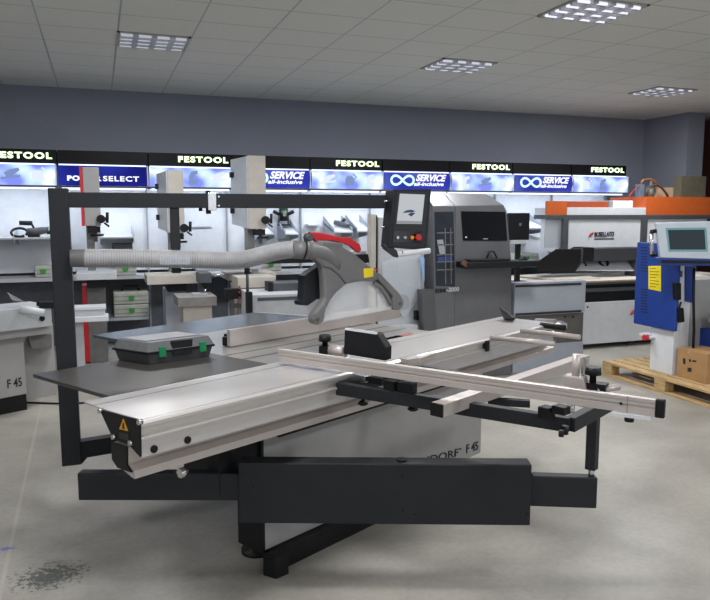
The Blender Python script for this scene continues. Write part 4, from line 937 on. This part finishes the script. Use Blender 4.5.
a_ = pY(594.5,237,YH-.004); b_2 = pY(614,236.3,YH-.004)
text('lettering', 'BUSELLATO', a_, b_2-a_, (0,0,.062), INK, hf, .004, .03)
MB().box(tuple(pY(594.5,239.6,YH-.004)), tuple(pY(614,238.2,YH)+np.array([0,0,0]))).build('underline', INK, hf)
MB().tube([pY(589.5,236.5,YH-.005),pY(591,233.5,YH-.005),pY(593,232.5,YH-.005),pY(592.2,234.8,YH-.005)],.012,6).build('red_mark', mat('red_print','c43c2a',.5), hf)
# gantry bumper
YG = 7.25
gt = MB().hull([pY(556,249,YG),pY(580,249,YG),pY(580,262,YG),pY(537,262,YG),pY(537,272,YG),pY(575,272,YG),pY(556,249,YG+.25),pY(580,249,YG+.25),pY(580,272,YG+.25),pY(537,272,YG+.25)])
gt.build('bumper_end', BLACK, N, .006)
hbox(581,248,645,261,'bumper',mat('bumper_grey','33363b',.6),YG,.22,.012); hbox(584,247.5,594,261.5,'bumper_joint',BLACK,YG-.01,.23,.004)
MB().hull([pY(575,258,YG+.2),pY(640,258,YG+.2),pY(640,271,YG+.02),pY(568,271,YG+.02),pY(575,258,YG+.22),pY(640,258,YG+.22),pY(640,271,YG+.2),pY(568,271,YG+.2)]).build('slanted_panel', PALE, N)
for pth in (((583,262),(586,266),(582,268)),((599,258),(600,263),(604,267)),((606,258),(608,264),(605,268))):
    MB().tube([pY(x,y,YG+.1 if i else YG+.16) for i,(x,y) in enumerate(pth)], .018, 8).build('cable', BLACK, N)
MB().box((float(pY(636,262,YG)[0]),YG-.05,zb0),(float(pY(641,262,YG)[0]),YG+.2,float(pY(640,256,YG)[2]))).build('gantry_side', DGREY, N)
MB().box((4.14,YN+.335,zbt),(7.8,YN+1.08,zbt+.012)).build('bed_top', MDF, N)
mp = MB().box((4.14,YN+.0,zbt+.002),(7.3,YN+.33,zbt+.022)).build('board', MDF, None, .002); tag(mp, 'pale board lying on the bed of the machining centre', 'board')
MB().box((4.14,YN-.003,zbt+.002),(7.3,YN,zbt+.02)).build('board_edge', MDFE, mp)
mp2 = MB().prism([pz(514,276,zbt+.024),pz(556,280.3,zbt+.024),pz(600,279,zbt+.024),pz(580,275.5,zbt+.024),pz(545,274.5,zbt+.024)], (0,0,.012)).build('board', mat('cream_sheet','cfc8bf',.5,0,.02), None); tag(mp2, 'smaller cream board lying askew on top of the larger pale board', 'board')
# operator screen on the bed
ms = thing('monitor', 'black monitor on a stand right beside the grey tower', 'monitor', (float(pY(519,240,6.98)[0]), 7.0, zbt+.024))
a, b = boxpx(508.5,213,529.5,240,6.98,.04); MB().box(a,b).build('screen', BLACK, ms, .004)
a, b = boxpx(511,240,526.5,244,6.98,.03); MB().box(a,b).build('lower_bezel', PALE, ms, .003)
cx = float(pY(518.5,250,7.0)[0]); MB().box((cx-.03,7.0,zbt+.03),(cx+.03,7.03,a[2]+.1)).build('stand', BLACK, ms)
MB().box((cx-.1,6.95,zbt+.024),(cx+.1,7.1,zbt+.036)).build('foot', BLACK, ms)
a, b = boxpx(519.5,223,521.5,226,6.975,.01); MB().box(a,b).build('camera_button', MGREY, ms)
# things lying on top of the hood
zo = float(pY(622,207.5,YH+.3)[2])
def on_hood(name, px, Y, d, m, label, cat, z0, bev=.004):
    a, b = boxpx(*px, Y, d); o = MB().box((a[0],Y,z0),(b[0],Y+d,b[2])).build(name, m, None, bev); return tag(o, label, cat)
zc1 = boxpx(567,207.5,646,215,YH,.7)[1][2]; zc2 = boxpx(645.8,197,712,215.4,YH,.7)[1][2]
on_hood('tray', (613,200.5,633,207.5), YH+.15, .3, WHITE, 'flat white tray on top of the machining centre', 'tray', zc1)
pn_ = thing('valve_unit', 'valve unit with copper hoses on top of the machining centre', 'valve unit', (float(pY(645,200,YH+.3)[0]), YH+.35, zc1))
a, b = boxpx(639,184,644.5,204,YH+.2,.08); MB().box((a[0],YH+.2,zc1),(b[0],YH+.28,b[2])).build('cylinder_block', mat('steel_blue','6f8496',.4,.3), pn_, .006)
MB().box((a[0]-.02,YH+.19,zc1),(b[0]+.02,YH+.3,zc1+.08)).build('foot', BLACK, pn_)
a, b = boxpx(651,180,658,197,YH+.3,.1); MB().tube([(a[0]+.04,YH+.35,zc2),(a[0]+.04,YH+.35,b[2]-.08),(a[0]+.04,YH+.35,b[2]-.07),(a[0]+.04,YH+.35,b[2]+.03)],[.05,.05,.018,.014],12).build('valve', mat('valve_grey','7e8f8a',.4,.3), pn_)
MB().tube([pY(x,y,YH+.24) for x,y in ((641,184),(643,180),(649,179.5),(655,181),(656,186))],.018,8).build('copper_hose', COPPER, pn_)
MB().tube([pY(x,y,YH+.15) for x,y in ((646,197),(648,190),(652,186),(657,185),(662,188),(666,193),(668,196.5))],.016,8).build('black_hose', mat('brown_rubber','4a3a30',.5), pn_)
MB().tube([pY(x,y,YH+.2) for x,y in ((628,201),(630,195),(635,189),(640,186))],.007,6).build('red_wire', RED, pn_)
on_hood('beige_box', (659,187.5,680,197), YH+.25, .25, mat('kraft_cream','b5a084',.7), 'small beige box beside the valve unit on the orange cover', 'box', zc2)
ob = on_hood('cardboard_box', (681,176,706,197.3), YH+.1, .13, OLIVE, 'dull olive box standing on the orange cover near the dark doorway', 'box', zc2)
# ------------------------------------------------------------------ pallet, blue machine and carton at the right
PX0, PX1, PY0, PY1 = 4.69, 5.55, 4.15, 5.7
pal = thing('pallet', 'pale wooden pallet under the blue machine', 'pallet', ((PX0+PX1)/2, (PY0+PY1)/2, 0))
n = 7; w = .1
for k in range(n):
    x = PX0+(PX1-PX0-w)*k/(n-1); MB().box((x,PY0,.122),(x+w,PY1,.144)).build('deck_board', WOOD, pal, .002)
for y in (PY0, (PY0+PY1)/2-.06, PY1-.13):
    MB().box((PX0,y,.1),(PX1,y+.13,.122)).build('cross_board', WOOD, pal, .002)
    for x in (PX0, (PX0+PX1)/2-.05, PX1-.1): MB().box((x,y,.022),(x+.1,y+.13,.1)).build('block', WOOD, pal, .002)
for x in (PX0, (PX0+PX1)/2-.05, PX1-.1): MB().box((x,PY0,0),(x+.1,PY1,.022)).build('runner', WOOD, pal, .002)
BMX = 4.84
bm_ = thing('edge_finisher', 'blue machine with a touch panel on a white pedestal, standing on the pallet', 'machine', (5.1,5.1,.144))
zt = .535
MB().box((BMX,4.945,.144),(5.01,5.225,1.15)).build('pedestal', WHITE, bm_, .004)
bb = [pX(637,242,4.8), pX(636,324,4.8), pX(674.3,330,4.8)]
bx_ = MB().box((4.8,float(bb[2][1]),float(bb[1][2])),(4.838,float(bb[0][1]),float(bb[0][2]))).build('blue_housing', BLUE, bm_, .01)
lv = MB()
for j in range(2):
    for k in range(9):
        y = (247.5+k*2.9) if j == 0 else (289+k*2.8)
        a = pX(641,y,4.8); lv.box((4.7985,float(pX(647.5,y,4.8)[1]),a[2]-.006),(4.8005,float(a[1]),a[2]+.006))
lv.build('louvre', mat('slot_dark_blue','122347',.6), bx_)
s_ = [pX(x,y,4.799) for x,y in ((648.5,266),(661,265.8),(661,291.5),(648.5,289))]
yl = MB().prism(s_, (-.001,0,0)).build('yellow_label', YEL, bx_)
tl = MB()
for k in range(7):
    u0 = s_[0]*(1-(k+1)/8)+s_[3]*(k+1)/8; u1 = s_[1]*(1-(k+1)/8)+s_[2]*(k+1)/8; d = u1-u0
    tl.prism([u0+d*.12, u0+d*(.85 if k % 3 else .6), u0+d*(.85 if k % 3 else .6)+UP*.006, u0+d*.12+UP*.006], (-.002,0,0))
tl.build('label_lines', mat('label_ink','6d6a20',.6), yl)
# rear column and motor seen under the panel
MB().quadbox(((684.5,266),(693,266),(693,303),(684.5,301)), lambda x,y: pY(x,y,4.944), (0,-.012,0)).build('motor_housing', BLUE, bm_)
MB().box((5.02,5.0,.144),(5.5,5.3,1.0)).build('column', LGREY, bm_, .006)
MB().box((5.2,4.3,.144),(5.5,5.2,.55)).build('rear_body', BLUE, bm_, .006)
MB().box((5.18,4.25,.62),(5.5,4.9,.7)).build('feed_table', LGREY, bm_, .004)
MB().box((5.2,4.3,.7),(5.45,4.6,.95)).build('feed_unit', DGREY, bm_, .01)
# touch panel
Q0 = np.array([4.66,4.82,1.35]); qn = np.array([fw[0],fw[1],0]); qn = qn/np.linalg.norm(qn); qn = math.cos(.25)*qn+math.sin(.25)*rt
tq = lambda x, y, o=0.0: pp(x, y, Q0-qn*o, qn)
tpn = MB().prism([tq(656,223),tq(722,221),tq(722,259.5),tq(660.5,257.8)], qn*.1).build('touch_panel', mat('panel_silver','b6bec7',.4,.1,.02), bm_, .006)
MB().prism([tq(665.5,228,.002),tq(706.5,227.5,.002),tq(708,251.5,.002),tq(668.5,251.5,.002)], qn*.004).build('bezel', LCDT, tpn)
MB().prism([tq(668,230,.004),tq(704.5,229.6,.004),tq(705.8,249.6,.004),tq(670,249.6,.004)], qn*.004).build('display', LCDG, tpn)
MB().prism([tq(657,258),tq(722,259.8),tq(722,266),tq(662,265.5)], qn*.14).build('panel_tray', BLUE, bm_, .004)
MB().prism([tq(661,260,.012),tq(722,261,.012),tq(722,263.5,.012),tq(662,263,.012)], qn*.02).build('tray_lip', BLACK, bm_)
MB().cyl(tq(651.5,233,.0), tq(651.5,254,.0), .017, 12).build('grab_handle', STEEL, bm_)
MB().tube([tq(656,231,-.03),tq(651.5,231.5,0),tq(651.5,234,0)],.018,8).tube([tq(656,255,-.03),tq(651.5,255,0),tq(651.5,252,0)],.018,8).build('handle_end', BLACK, bm_)
YF_ = 4.94
MB().quadbox(((676,267),(684.5,267),(684.5,281),(676,281)), lambda x,y: pY(x,y,YF_-.01), (0,.02,0)).build('switch_plate', WHITE, bm_, .002)
MB().quadbox(((678.5,271),(682.5,271),(682.5,277),(678.5,277)), lambda x,y: pY(x,y,YF_-.02), (0,.01,0)).build('switch', DGREY, bm_)
MB().quadbox(((676,283),(681.5,283),(681.5,300),(677,300)), lambda x,y: pY(x,y,YF_-.06), (0,.05,0)).build('limit_switch', BLACK, bm_, .006)
MB().tube([pY(x,y,YF_-.03) for x,y in ((681,302),(679,309),(681,314),(683,321))],.009,8).build('cable', BLACK, bm_)
MB().quadbox(((679,308),(684,308),(685,322),(680,323)), lambda x,y: pY(x,y,YF_-.06), (0,.04,0)).build('hand_remote', BLACK, bm_, .006)
MB().tube([pY(x,y,YF_-.1) for x,y in ((694,268),(693.5,300),(694,330),(693,352))],.012,8).build('hose', BLACK, bm_)
p = pX(645.5,335,4.79); MB().box((4.76,float(p[1])-.02,float(p[2])-.005),(4.85,float(p[1])+.05,float(p[2])+.014)).build('pedal_plate', WHITE, bm_)
p = pX(646,337.5,4.78); MB().cyl((4.755,float(p[1]),float(p[2])),(4.80,float(p[1]),float(p[2])),.026,14).build('stop_button', RED, bm_)
MB().box((4.79,float(p[1])-.05,float(p[2])-.0),(4.85,float(p[1])+.05,float(p[2])+.012)).build('button_arm', WHITE, bm_)
# carton
zt_ = float(pX(676.5,347,4.862)[2]); CBx = thing('carton', 'brown cardboard carton on the front corner of the pallet', 'box', (5.03,4.72,.144))
y1 = float(pX(676.5,372,4.862)[1]); y0 = float(pX(706,384,4.862)[1])
cbx = MB().box((4.862,y0,.145),(5.14,y1,zt_)).build('carton_body', CARD, CBx, .003)
MB().box((4.8612,(y0+y1)/2+.02,zt_-.03),(4.863,(y0+y1)/2+.05,zt_+.0005)).box((4.861,(y0+y1)/2+.02,zt_),(5.14,(y0+y1)/2+.05,zt_+.0008)).build('tape', mat('parcel_tape','b79670',.35), cbx)
mk = MB()
for px in (((683,358),(685.5,358.5),(685.5,364),(683,363.5)),((689,359),(691,359.5),(691,362),(689,361.5)),((692.5,360),(696.5,360.5),(696.5,362),(692.5,362)),((687.5,367.5),(691.5,368),(691.5,372),(687.5,371.5))):
    mk.prism([pX(x,y,4.8615) for x,y in px], (-.001,0,0))
mk.build('printed_marks', INK, cbx)
# red cable on the white cabinet front
MB().tube([pY(x,y,YN-.03) for x,y in ((636,309),(633,311),(631,315),(633,313),(636,312))],.012,8).build('red_lead', mat('faded_red','b5533f',.6), N)
def floor_cable(px, label):
    pts = smoothp([pz(x, y, .008) for x, y in px], 2)
    tag(MB().tube(pts, .008, 8).build('cable', BLACK, None), label, 'cable')
floor_cable(((26,386.5),(38,385),(52,382.5),(64,381),(76,379)), 'thin black cable on the floor behind the post, the farther of two')
floor_cable(((27,402.5),(42,403),(58,403.5),(72,403.5),(88,402.5),(100,399)), 'black cable on the floor from the left saw plinth past the post')
# ------------------------------------------------------------------ world, camera, view
w = bpy.data.worlds.new('room_air'); SC.world = w; w.use_nodes = True
w.node_tree.nodes['Background'].inputs[0].default_value = (.55,.6,.7,1); w.node_tree.nodes['Background'].inputs[1].default_value = .12
cd = bpy.data.cameras.new('camera'); cam = bpy.data.objects.new('camera', cd); COL.objects.link(cam)
cd.sensor_fit = 'HORIZONTAL'; cd.sensor_width = 36.0; cd.lens = F/710*36.0; cd.clip_start = .05; cd.clip_end = 60
cam.location = (0, 0, EYE); cam.rotation_euler = (math.pi/2-PITCH, 0, -YAW); SC.camera = cam
vs = SC.view_settings; vs.view_transform = 'Standard'; vs.look = 'None'; vs.exposure = 0.0; vs.gamma = 1.0; vs.use_curve_mapping = False
SC.cycles.max_bounces = 8; SC.cycles.transparent_max_bounces = 12
try: SC.cycles.use_denoising = True
except Exception: pass
